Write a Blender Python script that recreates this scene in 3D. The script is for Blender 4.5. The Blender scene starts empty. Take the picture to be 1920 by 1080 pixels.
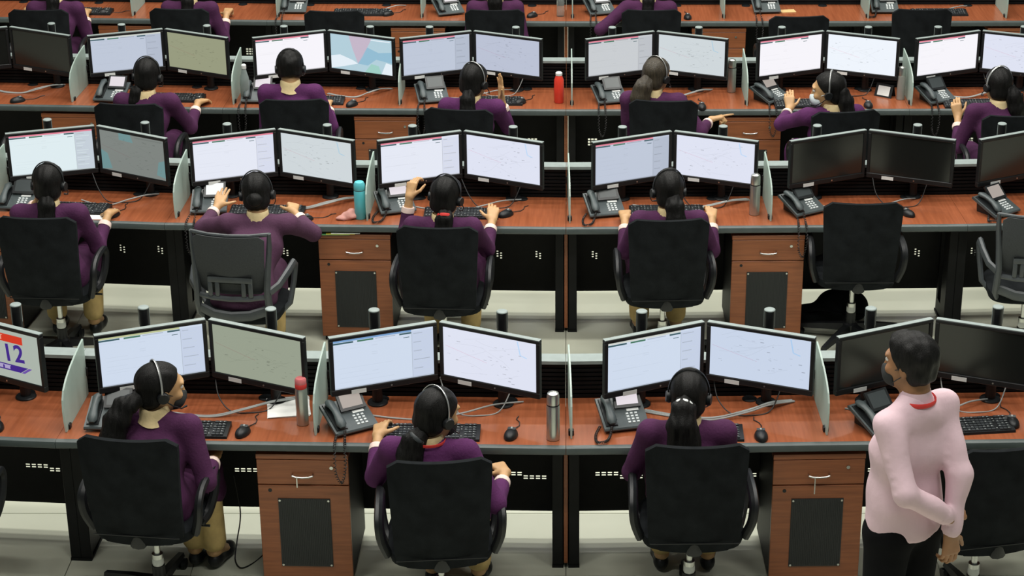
import bpy, math, random
import numpy as np
from mathutils import Vector, Matrix

random.seed(7)
R = math.radians
scene = bpy.context.scene
col = scene.collection

# ------------------------------------------------------------------ camera
cam_d = bpy.data.cameras.new('camera')
cam = bpy.data.objects.new('camera', cam_d)
col.objects.link(cam)
cam.location = (0, 0, 5.06)
cam.rotation_euler = (R(90 - 23), 0, 0)
cam_d.sensor_width = 36
cam_d.lens = 36 * 3800 / 1920
cam_d.shift_x = -(1061 - 960) / 1920
cam_d.clip_end = 200
scene.camera = cam

# ------------------------------------------------------------------ world, lights, exposure
world = bpy.data.worlds.new('world')
scene.world = world
world.use_nodes = True
bg = world.node_tree.nodes['Background']
bg.inputs[0].default_value = (0.90, 1.0, 0.93, 1)
bg.inputs[1].default_value = 0.12
scene.view_settings.view_transform = 'Standard'
scene.view_settings.look = 'None'
scene.view_settings.exposure = 0.0
scene.view_settings.gamma = 1.0
scene.view_settings.use_curve_mapping = False


def ceiling_strip(x, y, sx, sy, power):
    d = bpy.data.lights.new('ceiling_strip_light', 'AREA')
    d.shape = 'RECTANGLE'
    d.size, d.size_y = sx, sy
    d.energy = power
    d.color = (1.0, 0.98, 0.92)
    o = bpy.data.objects.new('ceiling_strip_light', d)
    o.location = (x, y, 7.2)
    col.objects.link(o)


for yy in (5.2, 8.0, 10.3, 12.6, 14.9, 17.2):
    for xx in (-3.2, 0.0, 3.2):
        ceiling_strip(xx, yy, 1.9, 0.35, 100)

# ------------------------------------------------------------------ materials
MATS = {}


def nt(name):
    m = bpy.data.materials.new(name)
    m.use_nodes = True
    t = m.node_tree
    return m, t, t.nodes['Principled BSDF']


def mat(name, c, rough=0.5, metal=0.0, var=0.0, scale=20.0, bump=0.0, bscale=60.0, spec=0.5, coat=0.0, stretch=(1, 1, 1), c2=None):
    """Principled material with procedural colour variation and fine relief."""
    if name in MATS:
        return MATS[name]
    m, t, b = nt(name)
    b.inputs['Base Color'].default_value = (*c, 1)
    b.inputs['Roughness'].default_value = rough
    b.inputs['Metallic'].default_value = metal
    b.inputs['Specular IOR Level'].default_value = spec
    b.inputs['Coat Weight'].default_value = coat
    b.inputs['Coat Roughness'].default_value = 0.15
    N = t.nodes
    L = t.links
    tc = N.new('ShaderNodeTexCoord')
    mp = N.new('ShaderNodeMapping')
    mp.inputs['Scale'].default_value = stretch
    L.new(tc.outputs['Object'], mp.inputs[0])
    nz = N.new('ShaderNodeTexNoise')
    nz.inputs['Scale'].default_value = scale
    nz.inputs['Detail'].default_value = 5
    L.new(mp.outputs[0], nz.inputs['Vector'])
    v = var if var > 0 else 0.04
    rp = N.new('ShaderNodeValToRGB')
    rp.color_ramp.elements[0].position = 0.3
    rp.color_ramp.elements[1].position = 0.7
    lo = tuple(max(0, x * (1 - v)) for x in c)
    hi = tuple(min(1, x * (1 + v)) for x in c) if c2 is None else c2
    rp.color_ramp.elements[0].color = (*lo, 1)
    rp.color_ramp.elements[1].color = (*hi, 1)
    L.new(nz.outputs['Fac'], rp.inputs[0])
    L.new(rp.outputs[0], b.inputs['Base Color'])
    if bump > 0:
        n2 = N.new('ShaderNodeTexNoise')
        n2.inputs['Scale'].default_value = bscale
        n2.inputs['Detail'].default_value = 3
        L.new(mp.outputs[0], n2.inputs['Vector'])
        bp = N.new('ShaderNodeBump')
        bp.inputs['Strength'].default_value = bump
        bp.inputs['Distance'].default_value = 0.004
        L.new(n2.outputs['Fac'], bp.inputs['Height'])
        L.new(bp.outputs[0], b.inputs['Normal'])
    MATS[name] = m
    return m


def emis(name, c, s=1.0):
    """A lit display surface."""
    if name in MATS:
        return MATS[name]
    m, t, b = nt(name)
    b.inputs['Base Color'].default_value = (0.01, 0.01, 0.01, 1)
    b.inputs['Roughness'].default_value = 0.35
    b.inputs['Specular IOR Level'].default_value = 0.2
    b.inputs['Emission Color'].default_value = (*c, 1)
    b.inputs['Emission Strength'].default_value = s
    MATS[name] = m
    return m


def srgb(r, g, b):
    f = lambda v: (v / 255 / 12.92) if v <= 10 else ((v / 255 + 0.055) / 1.055) ** 2.4
    return (f(r), f(g), f(b))


M_DESK = mat('desk_laminate', (0.285, 0.080, 0.032), 0.24, 0, 0.10, 7, 0, spec=0.5, coat=0.2, stretch=(9, 0.5, 1), c2=(0.335, 0.100, 0.041))
M_PED = mat('pedestal_veneer', (0.245, 0.074, 0.024), 0.42, 0, 0.18, 6, 0, stretch=(0.7, 1, 12), c2=(0.310, 0.098, 0.033))
M_EDGE = mat('grey_edge_band', (0.060, 0.076, 0.073), 0.45, var=0.1)
M_BLACKMETAL = mat('black_powder_coat', (0.0055, 0.006, 0.0065), 0.55, var=0.2, spec=0.22)
M_SLAT = mat('black_slat', (0.006, 0.0068, 0.0075), 0.55, var=0.2, spec=0.15)
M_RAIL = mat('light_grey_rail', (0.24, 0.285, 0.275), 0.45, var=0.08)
M_CHAIR = mat('black_chair_fabric', (0.0095, 0.0112, 0.0125), 0.9, var=0.3, scale=14, bump=0.4, bscale=450, spec=0.10)
M_PLASTIC = mat('black_plastic', (0.009, 0.010, 0.011), 0.42, var=0.15, spec=0.35)
M_GREYPL = mat('dark_grey_plastic', (0.045, 0.052, 0.055), 0.45, var=0.12)
M_CHROME = mat('brushed_steel', (0.55, 0.56, 0.54), 0.28, 1.0, 0.08, 30, stretch=(1, 1, 8))
M_STEEL = mat('satin_steel', (0.50, 0.52, 0.49), 0.30, 0.9, 0.08, 12)
M_PHONE = mat('phone_plastic', (0.055, 0.070, 0.072), 0.42, var=0.12)
M_PHONEDK = mat('phone_dark_plastic', (0.012, 0.014, 0.015), 0.35, var=0.1)
M_KEYW = mat('white_key', (0.62, 0.66, 0.66), 0.5)
M_KEYB = mat('keyboard_key', (0.028, 0.032, 0.035), 0.5, var=0.2)
M_WHITE = mat('white_sticker', (0.72, 0.74, 0.72), 0.6)
M_PAPER = mat('white_paper', (0.80, 0.80, 0.77), 0.8)
M_CABLE = mat('grey_cable', (0.33, 0.35, 0.34), 0.55)
M_CABLEBK = mat('black_cable', (0.012, 0.012, 0.012), 0.5)
M_SKIN = mat('skin', (0.47, 0.275, 0.125), 0.55, var=0.10, scale=18, bump=0.15, bscale=220)
M_SKIN2 = mat('skin_deep', (0.30, 0.145, 0.065), 0.55, var=0.12, scale=18, bump=0.15, bscale=220)
M_SWEATER = mat('purple_knit', (0.062, 0.017, 0.056), 0.9, var=0.18, scale=9, bump=0.5, bscale=90, spec=0.2)
M_SWEATER2 = mat('bright_purple_knit', (0.080, 0.019, 0.080), 0.9, var=0.18, scale=9, bump=0.5, bscale=90, spec=0.2)
M_SHIRT = mat('cream_shirt', (0.66, 0.52, 0.28), 0.8, var=0.12, bump=0.3)
M_CUFF = mat('pale_pink_cuff', (0.72, 0.56, 0.50), 0.8, var=0.08)
M_PINK = mat('pink_shirt', (0.68, 0.49, 0.54), 0.85, var=0.06, scale=6, bump=0.6, bscale=26)
M_TROUSER = mat('khaki_trouser', (0.50, 0.36, 0.14), 0.85, var=0.12, bump=0.3)
M_DARKTR = mat('black_trouser', (0.005, 0.005, 0.006), 0.9, var=0.2, spec=0.1)
M_HAIR = mat('black_hair', (0.0065, 0.0062, 0.0058), 0.5, var=0.5, scale=30, bump=0.5, bscale=70, spec=0.18, stretch=(5, 5, 0.6))
M_HAIRBR = mat('brown_hair', (0.040, 0.031, 0.019), 0.5, var=0.5, scale=30, bump=0.9, bscale=70, stretch=(5, 5, 0.6))
M_MASKBK = mat('black_mask', (0.018, 0.02, 0.02), 0.8, bump=0.3)
M_MASKWH = mat('pale_mask', (0.62, 0.70, 0.72), 0.8, bump=0.3)
M_RED = mat('red_fabric', (0.62, 0.035, 0.03), 0.7, var=0.1)
M_EYEW = mat('eye_white', (0.75, 0.72, 0.68), 0.3)
M_SILVER = mat('silver_headband', (0.45, 0.46, 0.45), 0.3, 0.7)
M_CYAN = mat('cyan_lacquer', (0.10, 0.50, 0.56), 0.35, var=0.05)
M_REDP = mat('red_bottle_plastic', (0.66, 0.045, 0.025), 0.3, var=0.08)
M_POUCH = mat('pink_cloth', (0.55, 0.27, 0.23), 0.85, var=0.15, bump=0.5)
M_GRILLE = mat('dark_mesh_grille', (0.014, 0.017, 0.018), 0.55, var=0.25, scale=40, stretch=(20, 1, 0.6))
M_GROUT = mat('grout', (0.16, 0.16, 0.13), 0.8, var=0.15)


def tile_material():
    m, t, b = nt('floor_tile')
    N, L = t.nodes, t.links
    tc = N.new('ShaderNodeTexCoord')
    oi = N.new('ShaderNodeObjectInfo')
    nz = N.new('ShaderNodeTexNoise')
    nz.inputs['Scale'].default_value = 2.2
    nz.inputs['Detail'].default_value = 6
    ad = N.new('ShaderNodeVectorMath')
    L.new(tc.outputs['Object'], ad.inputs[0])
    L.new(oi.outputs['Random'], ad.inputs[1])
    L.new(ad.outputs[0], nz.inputs['Vector'])
    rp = N.new('ShaderNodeValToRGB')
    rp.color_ramp.elements[0].position = 0.25
    rp.color_ramp.elements[1].position = 0.75
    rp.color_ramp.elements[0].color = (0.54, 0.56, 0.45, 1)
    rp.color_ramp.elements[1].color = (0.62, 0.64, 0.52, 1)
    L.new(nz.outputs['Fac'], rp.inputs[0])
    L.new(rp.outputs[0], b.inputs['Base Color'])
    b.inputs['Roughness'].default_value = 0.22
    return m


M_TILE = tile_material()


def frosted():
    m = bpy.data.materials.new('frosted_glass')
    m.use_nodes = True
    t = m.node_tree
    N, L = t.nodes, t.links
    N.clear()
    out = N.new('ShaderNodeOutputMaterial')
    d = N.new('ShaderNodeBsdfDiffuse')
    tr = N.new('ShaderNodeBsdfTranslucent')
    gl = N.new('ShaderNodeBsdfGlossy')
    tp = N.new('ShaderNodeBsdfTransparent')
    nz = N.new('ShaderNodeTexNoise')
    nz.inputs['Scale'].default_value = 6
    rp = N.new('ShaderNodeValToRGB')
    rp.color_ramp.elements[0].color = (0.58, 0.72, 0.66, 1)
    rp.color_ramp.elements[1].color = (0.66, 0.79, 0.73, 1)
    L.new(nz.outputs['Fac'], rp.inputs[0])
    L.new(rp.outputs[0], d.inputs[0])
    L.new(rp.outputs[0], tr.inputs[0])
    gl.inputs['Roughness'].default_value = 0.25
    m1 = N.new('ShaderNodeMixShader')
    m1.inputs[0].default_value = 0.5
    L.new(d.outputs[0], m1.inputs[1])
    L.new(tr.outputs[0], m1.inputs[2])
    m2 = N.new('ShaderNodeMixShader')
    m2.inputs[0].default_value = 0.07
    L.new(m1.outputs[0], m2.inputs[1])
    L.new(gl.outputs[0], m2.inputs[2])
    m3 = N.new('ShaderNodeMixShader')
    m3.inputs[0].default_value = 0.14
    L.new(m2.outputs[0], m3.inputs[1])
    L.new(tp.outputs[0], m3.inputs[2])
    L.new(m3.outputs[0], out.inputs[0])
    return m


M_GLASS = frosted()


def clear_plastic():
    m, t, b = nt('clear_plastic')
    b.inputs['Base Color'].default_value = (0.75, 0.82, 0.80, 1)
    b.inputs['Roughness'].default_value = 0.12
    b.inputs['Transmission Weight'].default_value = 0.85
    b.inputs['IOR'].default_value = 1.15
    return m


M_CLEAR = clear_plastic()
M_SMOKE = mat('smoked_bottle', (0.20, 0.24, 0.23), 0.25, var=0.1)


# ------------------------------------------------------------------ mesh helpers
class MB:
    """Collects shapes into one mesh."""

    def __init__(self):
        self.v, self.f, self.m = [], [], []

    def add(self, vs, fs, mi=0):
        o = len(self.v)
        self.v += [tuple(p) for p in vs]
        self.f += [tuple(i + o for i in q) for q in fs]
        self.m += [mi] * len(fs)
        return self

    def box(self, lo, hi, mi=0, bev=0.0):
        x0, y0, z0 = lo
        x1, y1, z1 = hi
        if bev <= 0:
            vs = [(x0, y0, z0), (x1, y0, z0), (x1, y1, z0), (x0, y1, z0), (x0, y0, z1), (x1, y0, z1), (x1, y1, z1), (x0, y1, z1)]
            fs = [(0, 3, 2, 1), (4, 5, 6, 7), (0, 1, 5, 4), (1, 2, 6, 5), (2, 3, 7, 6), (3, 0, 4, 7)]
            return self.add(vs, fs, mi)
        b = bev
        ring = lambda z, i: [(x0 + b + i, y0 + i, z), (x1 - b - i, y0 + i, z), (x1 - i, y0 + b + i, z), (x1 - i, y1 - b - i, z),
                             (x1 - b - i, y1 - i, z), (x0 + b + i, y1 - i, z), (x0 + i, y1 - b - i, z), (x0 + i, y0 + b + i, z)]
        rs = [ring(z0, b * .7), ring(z0 + b, 0), ring(z1 - b, 0), ring(z1, b * .7)]
        return self.loft(rs, mi)

    def loft(self, rings, mi=0, caps=True, closed=True):
        n = len(rings[0])
        vs = [p for r in rings for p in r]
        fs = []
        for k in range(len(rings) - 1):
            for i in range(n if closed else n - 1):
                j = (i + 1) % n
                fs.append((k * n + i, k * n + j, (k + 1) * n + j, (k + 1) * n + i))
        if caps:
            fs.append(tuple(reversed(range(n))))
            o = (len(rings) - 1) * n
            fs.append(tuple(range(o, o + n)))
        return self.add(vs, fs, mi)

    def lathe(self, prof, c=(0, 0, 0), n=20, mi=0):
        rings = []
        for r, z in prof:
            rings.append([(c[0] + r * math.cos(2 * math.pi * i / n), c[1] + r * math.sin(2 * math.pi * i / n), c[2] + z) for i in range(n)])
        return self.loft(rings, mi)

    def tube(self, pts, r, n=8, mi=0, flat=None):
        pts = [Vector(p) for p in pts]
        rr = r if isinstance(r, (list, tuple)) else [r] * len(pts)
        up = Vector((0, 0, 1))
        rings = []
        prev = None
        for i, p in enumerate(pts):
            t = (pts[min(i + 1, len(pts) - 1)] - pts[max(i - 1, 0)]).normalized()
            if prev is None:
                a = t.cross(up if abs(t.z) < 0.9 else Vector((1, 0, 0))).normalized()
            else:
                a = (prev - t * prev.dot(t))
                a = a.normalized() if a.length > 1e-6 else t.orthogonal().normalized()
            prev = a
            b = t.cross(a)
            fx, fy = flat if flat else (1, 1)
            rings.append([tuple(p + a * (rr[i] * fx * math.cos(2 * math.pi * k / n)) + b * (rr[i] * fy * math.sin(2 * math.pi * k / n))) for k in range(n)])
        return self.loft(rings, mi)

    def prism(self, poly, axis, a, b, mi=0):
        """Extrude a 2-D polygon along axis 'x' (poly = y,z), 'y' (x,z) or 'z' (x,y)."""
        def P(q, w):
            return {'x': (w, q[0], q[1]), 'y': (q[0], w, q[1]), 'z': (q[0], q[1], w)}[axis]
        return self.loft([[P(q, a) for q in poly], [P(q, b) for q in poly]], mi)

    def quad(self, a, b, c, d, mi=0):
        return self.add([a, b, c, d], [(0, 1, 2, 3)], mi)

    def xform(self, M):
        self.v = [tuple(M @ Vector(p)) for p in self.v]
        return self

    def mesh(self, name, mats, smooth=35):
        me = bpy.data.meshes.new(name)
        me.from_pydata(self.v, [], self.f)
        for m in (mats if isinstance(mats, (list, tuple)) else [mats]):
            me.materials.append(m)
        if any(self.m):
            me.polygons.foreach_set('material_index', self.m)
        import bmesh
        bm = bmesh.new()
        bm.from_mesh(me)
        bmesh.ops.recalc_face_normals(bm, faces=bm.faces)
        bm.to_mesh(me)
        bm.free()
        if smooth:
            me.polygons.foreach_set('use_smooth', [True] * len(me.polygons))
            me.set_sharp_from_angle(angle=R(smooth))
        me.update()
        return me


def link(name, me, parent=None, loc=(0, 0, 0), rot=(0, 0, 0)):
    o = bpy.data.objects.new(name, me)
    col.objects.link(o)
    o.location = loc
    o.rotation_euler = rot
    o.parent = parent
    return o


def part(name, mb, mats, parent, smooth=35, loc=(0, 0, 0), rot=(0, 0, 0), label=None):
    o = link(name, mb.mesh(name, mats, smooth), parent, loc, rot)
    if label:
        o['label'] = label
    return o


def thing(name, label, cat, loc=(0, 0, 0), rz=0.0, group=None):
    o = bpy.data.objects.new(name, None)
    o.empty_display_size = 0.1
    col.objects.link(o)
    o.location = loc
    o.rotation_euler = (0, 0, rz)
    tag(o, label, cat, group)
    return o


def tag(o, label, cat, group=None):
    o['label'] = label
    o['category'] = cat
    if group:
        o['group'] = group
    return o


def dup(root, loc, rz, label, parent=None):
    """Copy a thing with its parts and sub-parts (shared mesh data)."""
    r = root.copy()
    col.objects.link(r)
    r.location = loc
    r.rotation_euler = (0, 0, rz)
    r['label'] = label

    def rec(src, dst):
        for ch in src.children:
            c = ch.copy()
            col.objects.link(c)
            c.parent = dst
            rec(ch, c)
    rec(root, r)
    return r


class Placer:
    """First use takes the prototype itself, later uses copy it."""

    def __init__(self, proto):
        self.p, self.used = proto, False

    def __call__(self, loc, rz, label):
        if not self.used:
            self.used = True
            self.p.location = loc
            self.p.rotation_euler = (0, 0, rz)
            self.p['label'] = label
            return self.p
        return dup(self.p, loc, rz, label)


# ------------------------------------------------------------------ room layout (metres; x along the rows, y away from the balcony)
ROWS = {  # front edge at x = 0, curvature left / right of the centre joint
    'A': (8.288, 0.012, 0.013),
    'B': (11.056, 0.013, 0.009),
    'C': (13.283, 0.007, 0.002),
    'D': (15.529, 0.006, 0.001),
}
ROWNAME = {'A': 'nearest row', 'B': 'second row', 'C': 'third row', 'D': 'farthest row'}
JOINTS = (-4.72, -2.36, 0.0, 2.36, 4.72)
DESK_Z = 0.75


def edge_pt(row, x):
    d, kl, kr = ROWS[row]
    return d + (kl if x < 0 else kr) * x * x


def desk_at(row, x):
    """Front-edge y and heading of the straight desk module that holds x."""
    for a, b in zip(JOINTS, JOINTS[1:]):
        if a <= x <= b or (b == JOINTS[-1] and x > b) or (a == JOINTS[0] and x < a):
            ya, yb = edge_pt(row, a), edge_pt(row, b)
            t = (x - a) / (b - a)
            return ya + (yb - ya) * t, math.atan2(yb - ya, b - a)


ORD = ['leftmost', 'second', 'third', 'fourth', 'fifth', 'sixth', 'seventh']

# ------------------------------------------------------------------ floor
fl = MB().box((-9, 3, -0.12), (9, 21, -0.006))
floor = link('floor', fl.mesh('floor', M_GROUT, 0))
floor['kind'] = 'structure'
TS = 0.6
tile_me = MB().box((-TS / 2 + .002, -TS / 2 + .002, -0.012), (TS / 2 - .002, TS / 2 - .002, 0.0), bev=0.0015).mesh('tile', M_TILE, 0)
rest = MB()
for i in range(-15, 15):
    for j in range(5, 35):
        cx_, cy_ = (i + .5) * TS, (j + .5) * TS
        if -7 <= i <= 5 and 11 <= j <= 22:
            link('tile', tile_me, floor, (cx_, cy_, 0))
        else:
            rest.box((cx_ - TS / 2 + .002, cy_ - TS / 2 + .002, -0.012), (cx_ + TS / 2 - .002, cy_ + TS / 2 - .002, 0))
ro = link('outer_tiles', rest.mesh('outer_tiles', M_TILE, 0), floor)
ro['kind'] = 'stuff'


# ------------------------------------------------------------------ desks
def holes_for(row, L):
    """Perforations punched through the modesty panel: (x0, x1, z0, z1)."""
    H = []
    if row == 'A':
        for c0 in (0.16, 0.72, 1.50, 2.02):
            z = 0.335
            for k in range(8):
                zz = z if k < 4 else z - 0.018
                x = c0 + k * 0.030
                for dz in (0, 0.013):
                    H.append((x, x + 0.021, zz + dz, zz + dz + 0.007))
    elif row == 'B':
        for c0 in (0.17, 0.44, 0.60, 0.86, 1.50, 1.72, 1.92, 2.16):
            for dx in (0, 0.022):
                for k in range(3):
                    z = 0.365 + k * 0.016 - (0.012 if dx else 0)
                    H.append((c0 + dx, c0 + dx + 0.011, z, z + 0.008))
    else:
        for c0 in (0.16, 0.50, 1.62, 2.08):
            for k in range(3):
                for q in range(3):
                    H.append((c0 + k * 0.024, c0 + k * 0.024 + 0.017, 0.325 + q * 0.020, 0.325 + q * 0.020 + 0.013))
    return [h for h in H if h[1] < L - 0.1]


def perforated(mb, x0, x1, z0, z1, ya, yb, holes):
    xs = sorted({x0, x1, *[h[0] for h in holes], *[h[1] for h in holes]})
    zs = sorted({z0, z1, *[h[2] for h in holes], *[h[3] for h in holes]})
    # merge runs: full-width bands where no hole crosses
    for a, b in zip(zs, zs[1:]):
        zc = (a + b) / 2
        hh = sorted(h for h in holes if h[2] < zc < h[3])
        cur = x0
        for h in hh + [(x1, x1, 0, 0)]:
            if h[0] > cur + 1e-6:
                mb.quad((cur, ya, a), (h[0], ya, a), (h[0], ya, b), (cur, ya, b))
                mb.quad((cur, yb, a), (cur, yb, b), (h[0], yb, b), (h[0], yb, a))
            cur = max(cur, h[1])
    mb.quad((x0, ya, z0), (x0, yb, z0), (x1, yb, z0), (x1, ya, z0))
    mb.quad((x0, ya, z0), (x0, ya, z1), (x0, yb, z1), (x0, yb, z0))
    mb.quad((x1, ya, z0), (x1, yb, z0), (x1, yb, z1), (x1, ya, z1))


SIDE = ['at the far left', 'left of the centre seam', 'right of the centre seam', 'at the far right']


def make_desk(row, mi):
    a, b = JOINTS[mi], JOINTS[mi + 1]
    ya, yb = edge_pt(row, a), edge_pt(row, b)
    L = math.hypot(b - a, yb - ya)
    rz = math.atan2(yb - ya, b - a)
    t = thing('workstation_desk', 'long reddish wood workstation desk with black slatted back, %s, %s' % (ROWNAME[row], SIDE[mi]), 'desk',
              (a, ya, 0), rz, 'workstation desks')
    g = 0.0012 if mi in (1, 2) else -0.003
    def bend(k):
        if k in (0, len(JOINTS) - 1):
            return 0.0
        hx = lambda i, j: math.atan2(edge_pt(row, JOINTS[j]) - edge_pt(row, JOINTS[i]), JOINTS[j] - JOINTS[i])
        return math.tan((hx(k, k + 1) - hx(k - 1, k)) / 2)
    ml, mr = bend(mi), bend(mi + 1)

    def slab(y0, y1, z0, z1):      # box with mitred ends
        pl = [(g + y0 * ml, y0), (L - g - y0 * mr, y0), (L - g - y1 * mr, y1), (g + y1 * ml, y1)]
        return MB().prism(pl, 'z', z0, z1)
    g = 0.0012 if mi in (1, 2) else 0.0002
    part('worktop', slab(0.012, 0.505, 0.722, DESK_Z), M_DESK, t, 0)
    ed = [(-.016, .716), (-.006, .709), (.012, .709), (.012, .7505), (-.004, .7505), (-.013, .745), (-.017, .735)]
    part('edge_band', MB().prism(ed, 'x', g, L - g), M_EDGE, t)
    mp = MB()
    perforated(mp, 0.02, L - 0.02, 0.14, 0.709, 0.485, 0.487, holes_for(row, L))
    part('modesty_panel', mp, M_BLACKMETAL, t, 0)
    part('back_panel', slab(0.520, 0.565, 0.72, 0.934), M_BLACKMETAL, t, 0)
    nsl = 8
    sl = slab(0.506, 0.519, 0, 0.0150).mesh('slat', M_SLAT, 0)
    for k in range(nsl):
        link('slat', sl, t, (0, 0, 0.754 + k * 0.0225))
    part('top_rail', slab(0.492, 0.580, 0.934, 0.951), M_RAIL, t, 0)
    for end in (0, 1):
        wood = (mi == 2 and end == 0) or (mi == 1 and end == 1)
        q = 0.018 if wood else 0.004
        x0, x1 = (q, q + 0.052) if end == 0 else (L - q - 0.052, L - q)
        lg = MB()
        lg.box((x0, 0.182, 0.012), (x1, 0.205, 0.708), bev=0.003)
        lg.box((x0 + .004, 0.205, 0.02), (x1 - .004, 0.46, 0.10))
        lg.box((x0 + .004, 0.205, 0.10), (x1 - .004, 0.33, 0.708))
        lg.box((x0 + .004, 0.42, 0.10), (x1 - .004, 0.46, 0.70))
        lg.box((x0 - .001, 0.178, 0), (x1 + .001, 0.47, 0.014))
        part('leg', lg, M_BLACKMETAL, t, 0)
        if wood:
            w0, w1 = (0.001, 0.0145) if end == 0 else (L - 0.0145, L - 0.001)
            part('gable_panel', MB().box((w0, 0.174, 0.03), (w1, 0.50, 0.709), bev=.0015), M_PED, t, 0)
    for gx in (0.28, 0.90, 1.46, 2.08):
        part('cable_grommet', MB().lathe([(.012, 0), (.036, 0), (.036, .004), (.028, .006), (.012, .006)], (gx, 0.468, DESK_Z), 20), M_PLASTIC, t)
    return t


for row, mods in (('A', (0, 1, 2)), ('B', (0, 1, 2, 3)), ('C', (0, 1, 2, 3)), ('D', (0, 1, 2, 3))):
    for mi in mods:
        make_desk(row, mi)


# ------------------------------------------------------------------ frosted dividers
def make_divider():
    t = thing('desk_divider', 'x x x x', 'divider', group='frosted glass desk dividers')
    pr = [(.075, .002), (.062, .06), (.058, .12), (.066, .17), (.095, .208), (.15, .236), (.24, .262), (.35, .280), (.455, .291), (.486, .293), (.486, .002)]
    part('glass_pane', MB().prism(pr, 'x', -.004, .004), M_GLASS, t, 0)
    c = MB().box((-.013, .105, 0), (.013, .135, .026), bev=.003)
    part('clamp', c, M_PLASTIC, t)
    c2 = MB().box((-.013, .474, .10), (.013, .490, .145), bev=.003)
    part('clamp', c2, M_PLASTIC, t)
    return t


div = Placer(make_divider())
DIVX = {'A': [-2.33, -1.165, .028, 1.215], 'B': [-3.47, -2.31, -1.175, .025, 1.21],
        'C': [-3.43, -2.30, -1.15, .042, 1.25, 2.385], 'D': [-3.45, -2.29, -1.145, .053, 1.253, 2.395, 3.49]}
for row, xs in DIVX.items():
    for i, x in enumerate(xs):
        y, a = desk_at(row, x)
        div((x, y, DESK_Z), a, 'frosted pale green glass divider on the %s, %s from the left' % (ROWNAME[row], ORD[i]))


# ------------------------------------------------------------------ pedestals
def make_pedestal():
    t = thing('pedestal_cabinet', 'x x x x', 'cabinet', group='wood pedestal cabinets')
    w, d, h = .213, .47, .69
    part('plinth', MB().box((-w + .012, .02, 0), (w - .012, d - .02, .032)), M_BLACKMETAL, t, 0)
    part('body', MB().box((-w, .016, .032), (w, d, .662)), M_BLACKMETAL, t, 0)
    part('top_panel', MB().box((-w - .002, -.006, .664), (w + .002, d, h), bev=.002), M_PED, t, 0)
    dr = part('drawer', MB().box((-w, -.004, .532), (w, .015, .660), bev=.002), M_PED, t, 0)
    hp = [(-.048, -.006, .585), (-.047, -.022, .584), (-.03, -.027, .581), (0, -.029, .580), (.03, -.027, .581), (.047, -.022, .584), (.048, -.006, .585)]
    part('handle', MB().tube(hp, .0045, 8), M_CHROME, dr)
    part('lock', MB().tube([(.135, -.002, .622), (.135, -.010, .622)], .0085, 14), M_CHROME, dr)
    dp = part('door', MB().box((-w, -.004, .034), (w, .015, .526), bev=.002), M_PED, t, 0)
    part('grille', MB().box((-.122, -.008, .095), (.122, -.003, .458)), M_GRILLE, dp, 0)
    rib = MB()
    for k in range(28):
        x = -.116 + k * .0086
        rib.box((x - .0015, -.0105, .10), (x + .0015, -.0075, .453))
    rb = part('grille_rib', rib, M_GRILLE, dp, 0)
    rb['kind'] = 'stuff'
    for sx in (-.114, .114):
        for sz in (.104, .449):
            part('screw', MB().tube([(sx, -.004, sz), (sx, -.0125, sz)], .0052, 10), M_CHROME, dp)
    part('finger_hole', MB().tube([(-.157, -.002, .500), (-.157, -.0055, .500)], .009, 12), M_PLASTIC, dp)
    return t


ped = Placer(make_pedestal())
PEDS = []
for row, x, what in (('A', -1.222, 'under the left desk of the nearest row'), ('A', 1.175, 'beside the standing man in the nearest row'),
                     ('B', -3.50, 'at the left edge of the second row'), ('B', -1.247, 'below the pink cloth in the second row'),
                     ('B', 1.193, 'beside the empty black chair in the second row'),
                     ('C', -3.42, 'under the left end of the third row'), ('C', -1.245, 'left of the raised hand in the third row'),
                     ('C', 1.27, 'behind the pointing hand in the third row'),
                     ('D', -3.50, 'leftmost in the farthest row'), ('D', -1.17, 'second from left in the farthest row'), ('D', 1.21, 'third from left in the farthest row'),
                     ('D', 3.55, 'at the right end of the farthest row')):
    y, a = desk_at(row, x)
    PEDS.append(ped((x, y + 0.008, 0), a, 'reddish wood drawer cabinet with dark grille %s' % what))

# a key hangs from the drawer of the two nearest cabinets
for pi, kx, kl in ((0, -.025, .05), (1, -.02, .085)):
    root = PEDS[pi]
    dr = [c for c in root.children if c.name.startswith('drawer')][0]
    part('drawer_key', MB().box((kx - .0025, -.030, .579 - kl), (kx + .0025, -.0275, .579)), M_CHROME, dr, 0)

# ------------------------------------------------------------------ monitors
SW, SH = .486, .250      # lit area
MW, MH = .524, .297      # housing


def rot_z_pt(x, y, a):
    return x * math.cos(a) - y * math.sin(a), x * math.sin(a) + y * math.cos(a)


PAL = {
    'page_blue': (srgb(206, 218, 236), srgb(196, 207, 228)), 'page_white': (srgb(228, 232, 244), srgb(214, 219, 236)),
    'page_hot': (srgb(246, 244, 250), srgb(240, 236, 246)), 'page_grey': (srgb(190, 199, 216), srgb(178, 187, 204)),
    'page_cyan': (srgb(222, 236, 240), srgb(196, 206, 216)), 'page_warm': (srgb(200, 204, 208), srgb(188, 192, 198)),
    'map_white': (srgb(222, 226, 242), None), 'map_blue': (srgb(200, 212, 232), None), 'map_green': (srgb(150, 158, 140), None),
    'map_grey': (srgb(186, 193, 212), None), 'map_dark': (srgb(124, 130, 126), None), 'map_olive': (srgb(150, 154, 126), None),
    'map_pale': (srgb(206, 214, 218), None), 'map_hot': (srgb(238, 244, 252), None),
}


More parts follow.
